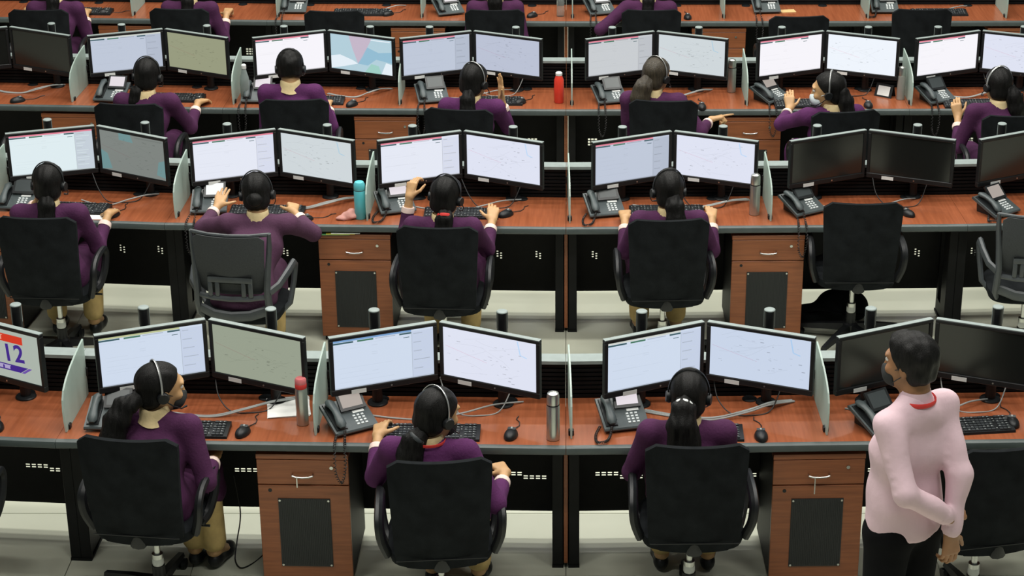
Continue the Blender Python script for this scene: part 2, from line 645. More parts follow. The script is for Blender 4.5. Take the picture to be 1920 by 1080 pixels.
def screen_mesh(kind, seed, head='red'):
    """Flat lit display: background and print as coplanar faces a hair apart. Local x across, z up, faces -y."""
    rng = random.Random(seed)
    mb = MB()
    mats = []

    def mid(name, c):
        m = emis('screen_' + name, c)
        if m not in mats:
            mats.append(m)
        return mats.index(m)

    def rect(u0, v0, u1, v1, mi, lay):
        y = -0.0003 * lay
        f = lambda u, v: ((u - .5) * SW, y, (v - .5) * SH)
        mb.quad(f(u0, v0), f(u1, v0), f(u1, v1), f(u0, v1), mi)

    def line(u0, v0, u1, v1, w, mi, lay):
        dx, dz = (u1 - u0) * SW, (v1 - v0) * SH
        n = math.hypot(dx, dz) + 1e-9
        ox, oz = -dz / n * w / 2, dx / n * w / 2
        y = -0.0003 * lay
        ax, az, bx, bz = (u0 - .5) * SW, (v0 - .5) * SH, (u1 - .5) * SW, (v1 - .5) * SH
        mb.quad((ax - ox, y, az - oz), (bx - ox, y, bz - oz), (bx + ox, y, bz + oz), (ax + ox, y, az + oz), mi)

    if kind == 'off':
        m = mat('dark_glass', (0.011, 0.012, 0.011), 0.16, spec=0.6)
        mats.append(m)
        rect(0, 0, 1, 1, 0, 1)
    elif kind == 'emblem':
        rect(0, 0, 1, 1, mid('pale_grey', srgb(168, 178, 168)), 1)
        rd = mid('emblem_red', srgb(205, 52, 28))
        bl = mid('emblem_blue', srgb(58, 32, 132))
        vi = mid('emblem_violet', srgb(105, 78, 165))
        sal = mid('emblem_salmon', srgb(226, 160, 138))
        lil = mid('emblem_lilac', srgb(168, 158, 196))
        rect(.16, .75, .80, .91, rd, 2)
        for k in range(7):
            rect(.20 + k * .05, .78, .236 + k * .05, .875, sal, 3)
        rect(.19, .868, .55, .884, sal, 3)
        y = -.0006
        f = lambda u, v: ((u - .5) * SW, y, (v - .5) * SH)
        mb.quad(f(.12, .16), f(.74, .16), f(.84, .29), f(.12, .29), bl)
        mb.quad(f(.75, .1601), f(.79, .1601), f(.89, .2901), f(.85, .2901), vi)
        for k in range(5):
            rect(.18 + k * .09, .185, .25 + k * .09, .255, lil, 3)
        rect(.16, .25, .62, .268, lil, 3)
    elif kind.startswith('page'):
        c1, c2 = PAL[kind]
        rect(0, 0, 1, 1, mid(kind, c1), 1)
        side = mid(kind + '_side', c2)
        ink = mid('ink_' + kind, tuple(v * .62 for v in c1))
        faint = mid('faint_' + kind, tuple(v * .90 for v in c1))
        dk = mid('toolbar_dark', srgb(60, 92, 100))
        gr = mid('toolbar_green', srgb(70, 118, 96))
        hc = {'red': srgb(224, 130, 150), 'blue': srgb(120, 160, 205), 'grey': srgb(208, 212, 205), 'olive': srgb(190, 196, 150)}[head]
        hm = mid('header_' + head, hc)
        top = 1.0
        rect(0, .955, .78 if rng.random() < .7 else 1, top, hm, 2)
        rect(0, .915, .20, .948, dk, 2)
        rect(.24, .915, .40, .948, gr, 2)
        rect(.42, .925, .62, .940, ink, 2)
        rect(.66, .915, .78, .948, dk, 2)
        rect(0, .868, .78, .874, faint, 2)
        if kind != 'page_hot':
            rect(.785, .0, 1, .955, side, 2)
            rect(.782, 0, .786, .95, ink, 3)
            n = 14
            for k in range(n):
                v = .90 - k * .06
                rect(.80, v, .80 + rng.uniform(.05, .17), v + .014, ink if k % 3 == 0 else faint, 3)
        for v in (.80, .66, .62, .28):
            rect(.38, v, .44, v + .012, faint, 2)
        rect(.70, .845, .76, .858, dk, 2)
        for k in range(5):
            v = rng.uniform(.1, .8)
            rect(.05, v, .05 + rng.uniform(.1, .6), v + .006, faint, 2)
        rect(0, 0, 1, .022, mid('taskbar_' + kind, tuple(v * .72 for v in c1)), 3)
    else:
        c1 = PAL[kind][0]
        rect(0, 0, 1, 1, mid(kind, c1), 1)
        ink = mid('ink_' + kind, tuple(v * .60 for v in c1))
        faint = mid('road_' + kind, tuple(v * .82 for v in c1))
        pink = mid('route_' + kind, (min(1, c1[0] * .95), c1[1] * .62, c1[2] * .68))
        water = mid('water_' + kind, (c1[0] * .68, c1[1] * .90, min(1, c1[2] * 1.05)))
        if kind == 'map_dark':
            tq = mid('teal_patch', srgb(108, 143, 145))
            y = -.0005
            f = lambda u, v: ((u - .5) * SW, y, (v - .5) * SH)
            mb.quad(f(0, .0), f(.16, .05), f(.10, .42), f(0, .5), tq)
            mb.quad(f(.86, .1), f(1, .05), f(1, .5), f(.90, .44), tq)
            mb.quad(f(.30, .82), f(.52, .80), f(.48, 1), f(.30, 1), tq)
            rect(.55, .93, .97, .955, faint, 3)
        for k in range(9):
            u, v = rng.uniform(.05, .6), rng.uniform(.1, .9)
            a = rng.uniform(-.7, .7)
            for s in range(3):
                du, dv = rng.uniform(.05, .13), 0
                dv = du * math.tan(a) * 1.3
                if 0 < v + dv < 1 and u + du < 1:
                    line(u, v, u + du, v + dv, .0012, faint, 2)
                u, v = u + du, v + dv
                a += rng.uniform(-.4, .4)
                if not (0 < v < 1 and u < 1):
                    break
        for k in range(34):
            u, v = rng.gauss(.5, .24), rng.gauss(.48, .22)
            if .03 < u < .93 and .05 < v < .95:
                w = rng.uniform(.012, .04)
                rect(u, v, u + w, v + rng.uniform(.008, .016), ink if rng.random() < .45 else faint, 3)
        u, v = .02, .62
        for s in range(6):
            line(u, v, u + .075, v - .035, .0016, pink, 2)
            u, v = u + .075, v - .035
        if kind in ('map_blue', 'map_white', 'map_pale'):
            line(.80, .97, .83, .70, .006, water, 2)
            line(.83, .70, .90, .66, .005, water, 2)
        if kind == 'map_hot':
            pass
    return mb.mesh('screen', mats, 0)


def region_screen():
    """The district map with coloured zones."""
    mb = MB()
    C = [('zone_sky', srgb(178, 206, 218)), ('zone_pink', srgb(196, 182, 200)), ('zone_aqua', srgb(146, 188, 210)), ('zone_mint', srgb(158, 206, 196)), ('zone_white', srgb(228, 238, 246))]
    mats = [emis('screen_' + n, c) for n, c in C]

    def poly(ps, mi, lay):
        vs = [((u - .5) * SW, -.0003 * lay, (v - .5) * SH) for u, v in ps]
        mb.add(vs, [tuple(range(len(vs)))], mi)
    poly([(0, 0), (1, 0), (1, 1), (0, 1)], 0, 1)
    poly([(.30, 1), (.68, 1), (.60, .72), (.52, .42), (.44, .22), (.36, .62)], 1, 2)
    poly([(0, .0), (.22, .10), (.44, .22), (.36, .30), (.15, .42), (0, .36)], 4, 2)
    poly([(.44, .22), (.60, .72), (.78, .60), (1, .66), (1, .34), (.74, .40), (.60, .20)], 2, 2)
    poly([(.55, 0), (.66, .26), (.78, .22), (.82, 0)], 3, 3)
    poly([(.82, 0), (.90, .34), (1, .30), (1, 0)], 4, 3)
    poly([(.66, .93), (.97, .93), (.97, .96), (.66, .96)], 4, 3)
    return mb.mesh('screen', mats, 0)


def monitor_meshes():
    fr = MB()
    x, z0, z1 = MW / 2, -SH / 2 - .030, SH / 2 + .017
    s, h = SW / 2, SH / 2
    # bezel: four bars around the lit area and a rear shell that narrows
    fr.box((-x, -.006, h), (x, .022, z1), bev=.003)
    fr.box((-x, -.006, z0), (x, .022, -h), bev=.003)
    fr.box((-x, -.006, -h - .002), (-s, .022, h + .002), bev=.003)
    fr.box((s, -.006, -h - .002), (x, .022, h + .002), bev=.003)
    ring = lambda y, k: [(-x * k, y, z0 * k), (x * k, y, z0 * k), (x * k, y, z1 * k), (-x * k, y, z1 * k)]
    fr.loft([ring(.010, .98), ring(.022, .97), ring(.046, .62)])
    house = fr.mesh('housing', M_PLASTIC, 30)
    tt = MB().box((-x + .002, -.004, z1 - .001), (x - .002, .023, z1 + .0025)).mesh('painted_top_light', M_RAIL, 0)  # light caught by the housing's top edge, put in as a pale grey strip
    st = MB().box((-.036, -.0075, -.010), (.036, -.0062, .011)).mesh('sticker', M_WHITE, 0)
    bt = MB().tube([(0, -.006, 0), (0, -.0085, 0)], .0045, 12).mesh('power_button', M_CHROME)
    return house, tt, st, bt


HOUSE, TOP_LIGHT, STICK, PBTN = monitor_meshes()
pole_me = MB().lathe([(.025, 0), (.025, .482)], n=18).mesh('pole', M_PLASTIC)
cap_me = MB().lathe([(.025, 0), (.0268, .001), (.0268, .005), (.023, .008), (.006, .009)], n=18).mesh('pole_cap', M_RAIL)
base_me = MB().lathe([(.05, 0), (.05, .005), (.046, .010), (.020, .012)], n=24).mesh('pole_base', M_PLASTIC)
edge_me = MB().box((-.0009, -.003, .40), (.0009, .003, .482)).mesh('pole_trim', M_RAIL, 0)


def make_monitor(row, xj, side, kind, label, seed, head='red', yaw=23):
    """side -1 left of the pair, +1 right; hinged inward like an open book, held on a pole behind."""
    ye, a = desk_at(row, xj)
    db = {'B': .045, 'C': .01}.get(row, 0)
    back = 0.430 + db
    px, py = rot_z_pt(side * .302, back, a)
    t = thing('monitor', label, 'monitor', (xj + px, ye + py, DESK_Z), a, 'desk monitors')
    link('pole_base', base_me, t)
    ph = 1.0 if row == 'A' else .945
    link('pole', pole_me, t).scale.z = ph
    link('pole_cap', cap_me, t, (0, 0, .482 * ph))
    for tx in (-.0257, .0257):
        link('pole_trim', edge_me, t, (tx, 0, 0)).scale.z = ph
    w = R(yaw) * -side
    # inner edge at x = side*.004 from the joint line, .405 deep
    cx, cy = side * (.006 + math.cos(R(yaw)) * MW / 2), .412 + db - math.sin(R(yaw)) * MW / 2
    loc = (cx - side * .302, cy - back, .293)
    hs = link('housing', HOUSE, t, loc, (0, 0, w))
    sc_me = region_screen() if kind == 'region' else screen_mesh(kind, seed, head)
    sc = link('screen', sc_me, hs, (0, .0015, 0))
    sc['label'] = {'off': 'dark switched-off screen', 'emblem': 'screen with a large 112 emblem'}.get(kind, 'lit screen with a map' if kind[:3] in ('map', 'reg') else 'lit screen with a page of text')
    link('painted_top_light', TOP_LIGHT, hs)
    link('sticker', STICK, hs, (-.13 if side > 0 else -.13, 0, -SH / 2 - .021))
    link('power_button', PBTN, hs, (.03, 0, -SH / 2 - .016))
    # arm from the pole to the housing
    q = Matrix.Rotation(w, 3, 'Z') @ Vector((0, .045, 0))
    part('arm', MB().tube([(0, 0, loc[2] + .02), (loc[0] + q.x, loc[1] + q.y, loc[2])], .013, 8), M_PLASTIC, t)
    return t, sc


JX = {'A0': -2.945, 'A1': -1.706, 'A2': -.614, 'A3': .672, 'A4': 1.755, 'B1': -2.879, 'B2': -1.749, 'B3': -.632, 'B4': .651, 'B5': 1.82, 'B6': 2.955,
      'C0': -3.937, 'C1': -2.836, 'C2': -1.677, 'C3': -.658, 'C4': .628, 'C5': 1.812, 'C6': 2.908}
SCR = {  # left kind, left header, right kind
    'A0': (None, '', 'emblem'), 'A1': ('page_blue', 'olive', 'map_green'), 'A2': ('page_blue', 'blue', 'map_white'), 'A3': ('page_blue', 'grey', 'map_blue'),
    'A4': ('off', '', 'off'), 'B1': ('page_cyan', 'red', 'map_dark'), 'B2': ('page_white', 'red', 'map_pale'), 'B3': ('page_white', 'red', 'map_white'),
    'B4': ('page_grey', 'red', 'map_white'), 'B5': ('off', '', 'off'), 'B6': ('off', '', None), 'C0': ('off', '', 'off'), 'C1': ('page_grey', 'grey', 'map_olive'),
    'C2': ('page_hot', 'red', 'region'), 'C3': ('page_grey', 'red', 'map_grey'), 'C4': ('page_warm', 'red', 'map_pale'), 'C5': ('page_hot', 'red', 'map_hot'),
    'C6': ('page_hot', 'red', 'map_white'),
}
SEATS = {'A': ['A0', 'A1', 'A2', 'A3', 'A4'], 'B': ['B1', 'B2', 'B3', 'B4', 'B5', 'B6'], 'C': ['C0', 'C1', 'C2', 'C3', 'C4', 'C5', 'C6'],
         'D': ['D1', 'D2', 'D3', 'D4', 'D5', 'D6', 'D7']}


def seat(st):
    """Wording that points to one workstation."""
    r = st[0]
    i = SEATS[r].index(st)
    return '%s workstation from the left, %s' % (ORD[i], ROWNAME[r])


KW = {'off': 'switched off', 'emblem': 'showing a 112 emblem', 'region': 'showing a coloured zone map'}
EMB = None
for st, (lk, hd, rk) in SCR.items():
    for side, kd in ((-1, lk), (1, rk)):
        if kd is None:
            continue
        what = KW.get(kd, 'showing a map' if kd.startswith('map') else 'showing a page')
        o, sc = make_monitor(st[0], JX[st], side, kd, '%s monitor %s, %s' % ('left' if side < 0 else 'right', what, seat(st)), hash(st) % 1 + ord(st[1]) * 7 + ord(st[0]) + side, hd or 'red')
        if kd == 'emblem':
            EMB = sc

# the big number on the emblem screen
cu = bpy.data.curves.new('number', 'FONT')
cu.body = '112'
cu.size = .122
cu.space_character = 1.12
cu.offset = .0030
tmp = bpy.data.objects.new('number', cu)
col.objects.link(tmp)
bpy.context.view_layer.update()
nm = bpy.data.meshes.new_from_object(tmp.evaluated_get(bpy.context.evaluated_depsgraph_get()))
bpy.data.objects.remove(tmp)
nm.materials.clear()
nm.materials.append(emis('screen_emblem_blue', srgb(58, 32, 132)))
xs = [v.co.x for v in nm.vertices]
no = link('number', nm, EMB.parent, (.150 - max(xs), -.0006, -.040), (R(90), R(-4), 0))
no['label'] = 'large violet number 112'


# ------------------------------------------------------------------ office chairs
def back_sheet(W, H, zc, y0, curve, lean, th, r=.05, nx=14, nz=16, taper=0.03, belly=.02):
    """Curved, round-cornered chair back with thickness. x across, faces +y."""
    mb = MB()

    def pt(i, k, side):
        v = k / nz
        d = min(v, 1 - v) * H
        half = W / 2 - taper * (1 - v)
        if d < r:
            half = half - r + math.sqrt(max(0, r * r - (r - d) ** 2))
        u = -1 + 2 * i / nx
        x = u * half
        y = y0 - lean * (v - .2) + curve * (x / (W / 2)) ** 2 + belly * math.sin(math.pi * v) * -1 + (th / 2 if side else -th / 2)
        z = zc + (v - .5) * H
        return (x, y, z)
    n = nx + 1
    for side in (0, 1):
        vs = [pt(i, k, side) for k in range(nz + 1) for i in range(n)]
        fs = [(k * n + i, k * n + i + 1, (k + 1) * n + i + 1, (k + 1) * n + i) for k in range(nz) for i in range(nx)]
        mb.add(vs, fs)
    o = n * (nz + 1)
    rim = [i for i in range(n)] + [k * n + nx for k in range(1, nz + 1)] + [nz * n + i for i in range(nx - 1, -1, -1)] + [k * n for k in range(nz - 1, 0, -1)]
    for a, b in zip(rim, rim[1:] + rim[:1]):
        mb.f.append((a, b, b + o, a + o))
        mb.m.append(0)
    return mb


def base_parts(t, leg_mat, col_mat, rot=0.0):
    hub = MB().lathe([(.045, .085), (.045, .125), (.030, .135), (.030, .20)], n=20)
    part('base_hub', hub, leg_mat, t)
    lift = MB().lathe([(.026, .18), (.026, .26)], n=16)
    lift.lathe([(.0145, .26), (.0145, .42)], n=16)
    part('gas_lift', lift, col_mat, t)
    part('lift_label', MB().lathe([(.0265, .205), (.0268, .206), (.0268, .235), (.0265, .236)], n=16), M_WHITE, t)
    lm = MB().loft([[(.03, -.026, .085), (.03, .026, .085), (.03, .020, .128), (.03, -.020, .128)],
                    [(.17, -.022, .075), (.17, .022, .075), (.17, .016, .110), (.17, -.016, .110)],
                    [(.315, -.017, .062), (.315, .017, .062), (.315, .012, .082), (.315, -.012, .082)]]).mesh('base_leg', leg_mat, 30)
    cm = MB()
    for s in (-1, 1):
        cm.tube([(.305, s * .006, .027), (.305, s * .024, .027)], .027, 16)
    cm.box((.292, -.008, .03), (.318, .008, .066))
    cme = cm.mesh('caster', M_PLASTIC)
    for k in range(5):
        lg = link('base_leg', lm, t, (0, 0, 0), (0, 0, rot + 2 * math.pi * k / 5))
        link('caster', cme, lg)


def arm_loop(s):
    """Closed loop armrest beside the seat; s = -1 left, +1 right."""
    pts = [(.235, -.13, .46), (.262, -.16, .55), (.270, -.155, .63), (.268, -.09, .665), (.264, .03, .670), (.262, .11, .655), (.262, .135, .61), (.258, .10, .53), (.240, .05, .46), (.225, .0, .445)]
    # smooth
    out = []
    P = [Vector(p) for p in pts]
    for i in range(len(P) - 1):
        p0, p1, p2, p3 = P[max(i - 1, 0)], P[i], P[i + 1], P[min(i + 2, len(P) - 1)]
        for q in range(4):
            u = q / 4
            out.append(.5 * ((2 * p1) + (-p0 + p2) * u + (2 * p0 - 5 * p1 + 4 * p2 - p3) * u * u + (-p0 + 3 * p1 - 3 * p2 + p3) * u ** 3))
    out.append(P[-1])
    return [(s * p.x, p.y, p.z) for p in out]


def seat_cushion():
    mb = MB()
    rings = []
    n = 28
    for z, k in ((.425, .90), (.432, .97), (.455, 1.0), (.478, .985), (.488, .93), (.490, .80)):
        ring = []
        for i in range(n):
            a = 2 * math.pi * i / n
            c, s = math.cos(a), math.sin(a)
            ex = abs(c) ** .45 * math.copysign(1, c) * .235 * k
            ey = abs(s) ** .45 * math.copysign(1, s) * .225 * k + .01
            ring.append((ex, ey, z))
        rings.append(ring)
    return mb.loft(rings)


def make_chair():
    t = thing('office_chair', 'x x x x', 'chair', group='office chairs')
    part('seat', seat_cushion(), M_CHAIR, t, 40)
    bk = part('backrest', back_sheet(.462, .560, .715, -.235, .050, .075, .026), M_CHAIR, t, 50)
    part('back_seam', MB().box((-.20, -.252, .490), (.20, -.246, .494)), M_PLASTIC, bk, 0)
    part('back_bracket', MB().tube([(0, -.10, .425), (0, -.235, .432), (0, -.236, .46), (0, -.236, .50)], [.028, .026, .020, .012], 8, flat=(1.4, .6)), M_PLASTIC, t)
    part('tilt_mechanism', MB().box((-.09, -.10, .385), (.09, .09, .428), bev=.01), M_PLASTIC, t)
    part('tilt_lever', MB().tube([(.08, .03, .405), (.25, .04, .400)], .006, 6), M_PLASTIC, t)
    for s in (-1, 1):
        part('armrest', MB().tube(arm_loop(s), .019, 8, flat=(1.0, 1.3)), M_PLASTIC, t)
    base_parts(t, M_PLASTIC, M_CHROME, .3)
    return t


def make_mesh_chair():
    """Grey-framed chair with see-through net back, lumbar pad and open gap above the seat."""
    t = thing('mesh_chair', 'x x x x', 'chair', group='mesh office chairs')
    part('seat', seat_cushion(), M_CHAIR, t, 40)
    W, H = .44, .50
    net_m = mat('chair_net', (0.030, 0.034, 0.036), .8, var=.2, scale=200)
    part('net', back_sheet(W - .03, .36, .80, -.238, .045, .06, .006, r=.03, taper=.02), net_m, t, 50)
    for s in (-1, 1):
        pts = [(s * .222, -.205, .985), (s * .218, -.203, .90), (s * .208, -.215, .78), (s * .200, -.228, .66), (s * .203, -.225, .58), (s * .205, -.20, .50), (s * .18, -.15, .44)]
        part('back_frame', MB().tube(pts, [.014, .020, .022, .024, .026, .024, .02], 8, flat=(1.2, .8)), M_GREYPL, t)
        ap = [(s * .208, -.225, .64), (s * .250, -.17, .665), (s * .272, -.06, .70), (s * .278, .05, .715), (s * .276, .085, .69), (s * .270, .07, .60), (s * .255, .02, .48), (s * .21, -.02, .435)]
        part('armrest', MB().tube(ap, [.018, .018, .019, .020, .020, .018, .018, .016], 8, flat=(.9, 1.3)), M_GREYPL, t)
    tp = [(-.222, -.205, .98), (-.12, -.237, .977), (0, -.247, .975), (.12, -.237, .977), (.222, -.205, .98)]
    part('top_rail', MB().tube(tp, .012, 8), M_GREYPL, t)
    cp = [(-.20, -.228, .615), (-.1, -.255, .607), (0, -.263, .605), (.1, -.255, .607), (.20, -.228, .615)]
    part('cross_bar', MB().tube(cp, .016, 8), M_GREYPL, t)
    lb = MB().box((-.13, -.268, .70), (.13, -.258, .74), bev=.006)
    for x in (-.115, -.075, .075, .115):
        lb.box((x - .013, -.268, .62), (x + .013, -.258, .705), bev=.004)
    part('lumbar_support', lb, M_GREYPL, t)
    lp = [(-.20, -.215, .53), (-.1, -.255, .505), (0, -.265, .498), (.1, -.255, .505), (.20, -.215, .53)]
    part('lower_bar', MB().tube(lp, .022, 8, flat=(.7, 1.4)), M_GREYPL, t)
    part('tilt_mechanism', MB().box((-.09, -.10, .385), (.09, .09, .428), bev=.01), M_PLASTIC, t)
    base_parts(t, M_PLASTIC, M_CHROME, .7)
    return t


CH = Placer(make_chair())
CH2 = Placer(make_mesh_chair())
BO = .262   # seat centre sits this far in front of the top of the back


def chair(pl, x, ytop, deg, label):
    a = R(deg)
    return pl((x - math.sin(a) * BO, ytop + math.cos(a) * BO, 0), a, label)


SEATPOS = {}
CHAIRS = [
    (CH, -2.86, 7.861, 0, 'black office chair mostly beyond the left frame edge, nearest row'),
    (CH, -1.925, 7.904, -7, 'black office chair under the person with a long side ponytail, nearest row'),
    (CH, -.542, 7.700, 5, 'black office chair of the person beside the steel flask, nearest row'),
    (CH, .573, 7.838, 1, 'black office chair under the white hair-tie person, nearest row'),
    (CH, 1.93, 7.821, 12, 'empty black office chair behind the person in pink shirt'),
    (CH, -2.973, 10.597, -3, 'black office chair at the left end of the second row'),
    (CH2, -1.859, 10.336, -8, 'grey framed mesh chair with lumbar pad, occupied, second row'),
    (CH, -.714, 10.449, -3, 'black office chair of the person beside the cyan flask, second row'),
    (CH, .577, 10.564, 3, 'black office chair right of the centre leg, occupied, second row'),
    (CH, 1.702, 10.826, 0, 'empty black office chair with a bag below, second row'),
    (CH2, 2.66, 10.605, -4, 'empty grey framed mesh chair at the right edge, second row'),
    (CH, -4.02, 12.658, 0, 'black office chair at the left frame edge, third row'),
    (CH, -2.866, 12.667, -4, 'black office chair of the leftmost seated person, third row'),
    (CH, -1.791, 12.758, 2, 'black office chair under the short haired person, third row'),
    (CH, -.699, 12.554, -8, 'black office chair of the person raising a hand, third row'),
    (CH, .642, 12.737, -3, 'black office chair of the person pointing right, third row'),
    (CH, 1.816, 12.509, 9, 'black office chair under the sideways looking person, third row'),
    (CH, 2.907, 12.422, 2, 'black office chair at the right end of the third row'),
    (CH, -4.012, 14.987, 0, 'leftmost black office chair of the farthest row'),
    (CH, -2.947, 15.018, -3, 'second black office chair from left, farthest row'),
    (CH, -1.759, 14.956, 0, 'empty black chair third from left, farthest row'),
    (CH, -.541, 14.987, 0, 'black office chair fourth from left, farthest row'),
    (CH, .651, 14.987, 0, 'black office chair fifth from left, farthest row'),
    (CH, 1.755, 14.805, 3, 'empty black chair second from right, farthest row'),
    (CH, 2.712, 15.002, 0, 'empty black mesh chair at the right of the farthest row'),
]
CID = ['A0', 'A1', 'A2', 'A3', 'A4', 'B1', 'B2', 'B3', 'B4', 'B5', 'B6', 'C0', 'C1', 'C2', 'C3', 'C4', 'C5', 'C6', 'D1', 'D2', 'D3', 'D4', 'D5', 'D6', 'D7']
for cid, c in zip(CID, CHAIRS):
    o = chair(*c)
    SEATPOS[cid] = (o.location.x, o.location.y, o.rotation_euler.z)


# ------------------------------------------------------------------ desk phones
def make_phone():
    t = thing('desk_phone', 'x x x x', 'phone', group='desk phones')
    w = .108
    # wedge body raised at the rear on a foot
    prof = [(-.100, .012), (-.104, .020), (-.100, .028), (.085, .098), (.094, .094), (.094, .084)]
    part('body', MB().prism(prof, 'x', -w, w), M_PHONE, t, 25)
    part('foot', MB().prism([(-.06, 0), (.08, 0), (.088, .08), (.02, .055)], 'x', -.07, .07), M_PHONEDK, t, 0)
    sl = math.atan2(.070, .185)

    def up(x, s, h):    # point on the sloping top: x, distance up the slope from the front, height above it
        return (x, -.100 + s * math.cos(sl) - h * math.sin(sl), .028 + s * math.sin(sl) + h * math.cos(sl))
    cr = MB()
    cr.loft([[up(-.098, .012, 0), up(-.040, .012, 0), up(-.040, .190, 0), up(-.098, .190, 0)], [up(-.095, .016, .006), up(-.043, .016, .006), up(-.043, .186, .006), up(-.095, .186, .006)]])
    part('cradle', cr, M_PHONEDK, t, 0)
    hp = [up(-.069, .012, .018), up(-.069, .03, .024), up(-.069, .05, .030), up(-.069, .08, .036), up(-.069, .11, .037), up(-.069, .14, .034), up(-.069, .165, .028), up(-.069, .19, .020)]
    part('handset', MB().tube(hp, [.012, .022, .020, .016, .015, .017, .021, .013], 10, flat=(1.15, .75)), M_PHONE, t, 60)
    # hinged display
    sp = MB()
    a0, a1, b0, b1 = up(-.034, .115, .004), up(.095, .115, .004), up(.095, .205, .045), up(-.034, .205, .045)
    n = Vector((0, -math.sin(sl + .42), math.cos(sl + .42))) * .012
    sh = lambda p: tuple(Vector(p) + n)
    sp.loft([[a0, a1, b1 if False else b0, b1], [sh(a0), sh(a1), sh(b0), sh(b1)]])
    dp = part('display', sp, M_PHONEDK, t, 0)
    lerp = lambda p, q, u: Vector(p).lerp(Vector(q), u)
    L0, L1 = lerp(sh(a0), sh(b1), .14), lerp(sh(a0), sh(b1), .90)
    R0, R1 = lerp(sh(a1), sh(b0), .14), lerp(sh(a1), sh(b0), .90)
    e = n * .06
    q = [lerp(L0, R0, .10) + e, lerp(L0, R0, .90) + e, lerp(L1, R1, .90) + e, lerp(L1, R1, .10) + e]
    part('display_screen', MB().quad(*[tuple(v) for v in q]), M_PHONEDK, dp, 0)
    kp = MB()
    for r_ in range(4):
        for c_ in range(3):
            x, s = .012 + c_ * .021, .022 + r_ * .018
            kp.loft([[up(x, s, 0), up(x + .014, s, 0), up(x + .014, s + .011, 0), up(x, s + .011, 0)], [up(x + .001, s + .001, .004), up(x + .013, s + .001, .004), up(x + .013, s + .010, .004), up(x + .001, s + .010, .004)]])
    k = part('keypad', kp, M_KEYW, t, 0)
    k['kind'] = 'stuff'
    part('name_strip', MB().loft([[up(.022, .098, 0), up(.080, .098, 0), up(.080, .113, 0), up(.022, .113, 0)], [up(.022, .098, .002), up(.080, .098, .002), up(.080, .113, .002), up(.022, .113, .002)]]), M_WHITE, t, 0)
    return t


PH = Placer(make_phone())
PH_OFF = mat('phone_display_off', (0.05, 0.06, 0.062), .3)
PH_GREY = emis('phone_display_grey', srgb(170, 160, 152))
PH_WHITE = emis('phone_display_white', srgb(226, 218, 224))
PH_HOT = emis('phone_display_hot', srgb(245, 248, 246))
# x, y, turn, display, cord style (0 none, 1 loop lying on the desk, 2 hanging over the edge)
PHONES = {
    'A1': (-2.135, 8.53, 0, PH_OFF, 0), 'A2': (-1.020, 8.50, 32, PH_GREY, 2), 'A3': (.262, 8.53, 12, PH_WHITE, 1), 'A4': (1.46, 8.50, 30, PH_OFF, 2),
    'B1': (-3.29, 11.42, 0, PH_OFF, 0), 'B2': (-2.13, 11.36, 5, PH_HOT, 2), 'B3': (-1.025, 11.36, 20, PH_WHITE, 1), 'B4': (.225, 11.31, 12, PH_OFF, 1),
    'B5': (1.405, 11.33, 30, PH_OFF, 2), 'B6': (2.56, 11.31, 34, PH_GREY, 1), 'C1': (-3.16, 13.53, -4, PH_WHITE, 0), 'C2': (-2.14, 13.51, 0, PH_WHITE, 2),
    'C3': (-.935, 13.51, 14, PH_OFF, 2), 'C4': (.300, 13.49, 16, PH_OFF, 2), 'C5': (1.415, 13.51, 42, PH_GREY, 2), 'C6': (2.565, 13.49, 26, PH_OFF, 2),
    'D3': (-2.18, 15.85, 0, PH_OFF, 2), 'D4': (-.945, 15.79, 22, PH_WHITE, 0), 'D5': (.265, 15.79, 18, PH_HOT, 2),
    'D6': (1.60, 15.85, 5, PH_OFF, 2), 'D7': (2.55, 15.85, 0, PH_OFF, 1),
}


def coil(pts, r, turns):
    """Coiled cord: a helix wound round a smooth path."""
    P = [Vector(p) for p in pts]
    path = []
    for i in range(len(P) - 1):
        p0, p1, p2, p3 = P[max(i - 1, 0)], P[i], P[i + 1], P[min(i + 2, len(P) - 1)]
        for q in range(10):
            u = q / 10
            path.append(.5 * ((2 * p1) + (-p0 + p2) * u + (2 * p0 - 5 * p1 + 4 * p2 - p3) * u * u + (-p0 + 3 * p1 - 3 * p2 + p3) * u ** 3))
    path.append(P[-1])
    out = []
    n = turns * 7
    prev = None
    for k in range(n + 1):
        u = k / n * (len(path) - 1)
        i = min(int(u), len(path) - 2)
        p = path[i].lerp(path[i + 1], u - i)
        tdir = (path[i + 1] - path[i]).normalized()
        a = tdir.orthogonal().normalized() if prev is None else (prev - tdir * prev.dot(tdir)).normalized()
        prev = a
        b = tdir.cross(a)
        an = 2 * math.pi * k / 7
        out.append(p + a * r * math.cos(an) + b * r * math.sin(an))
    return out


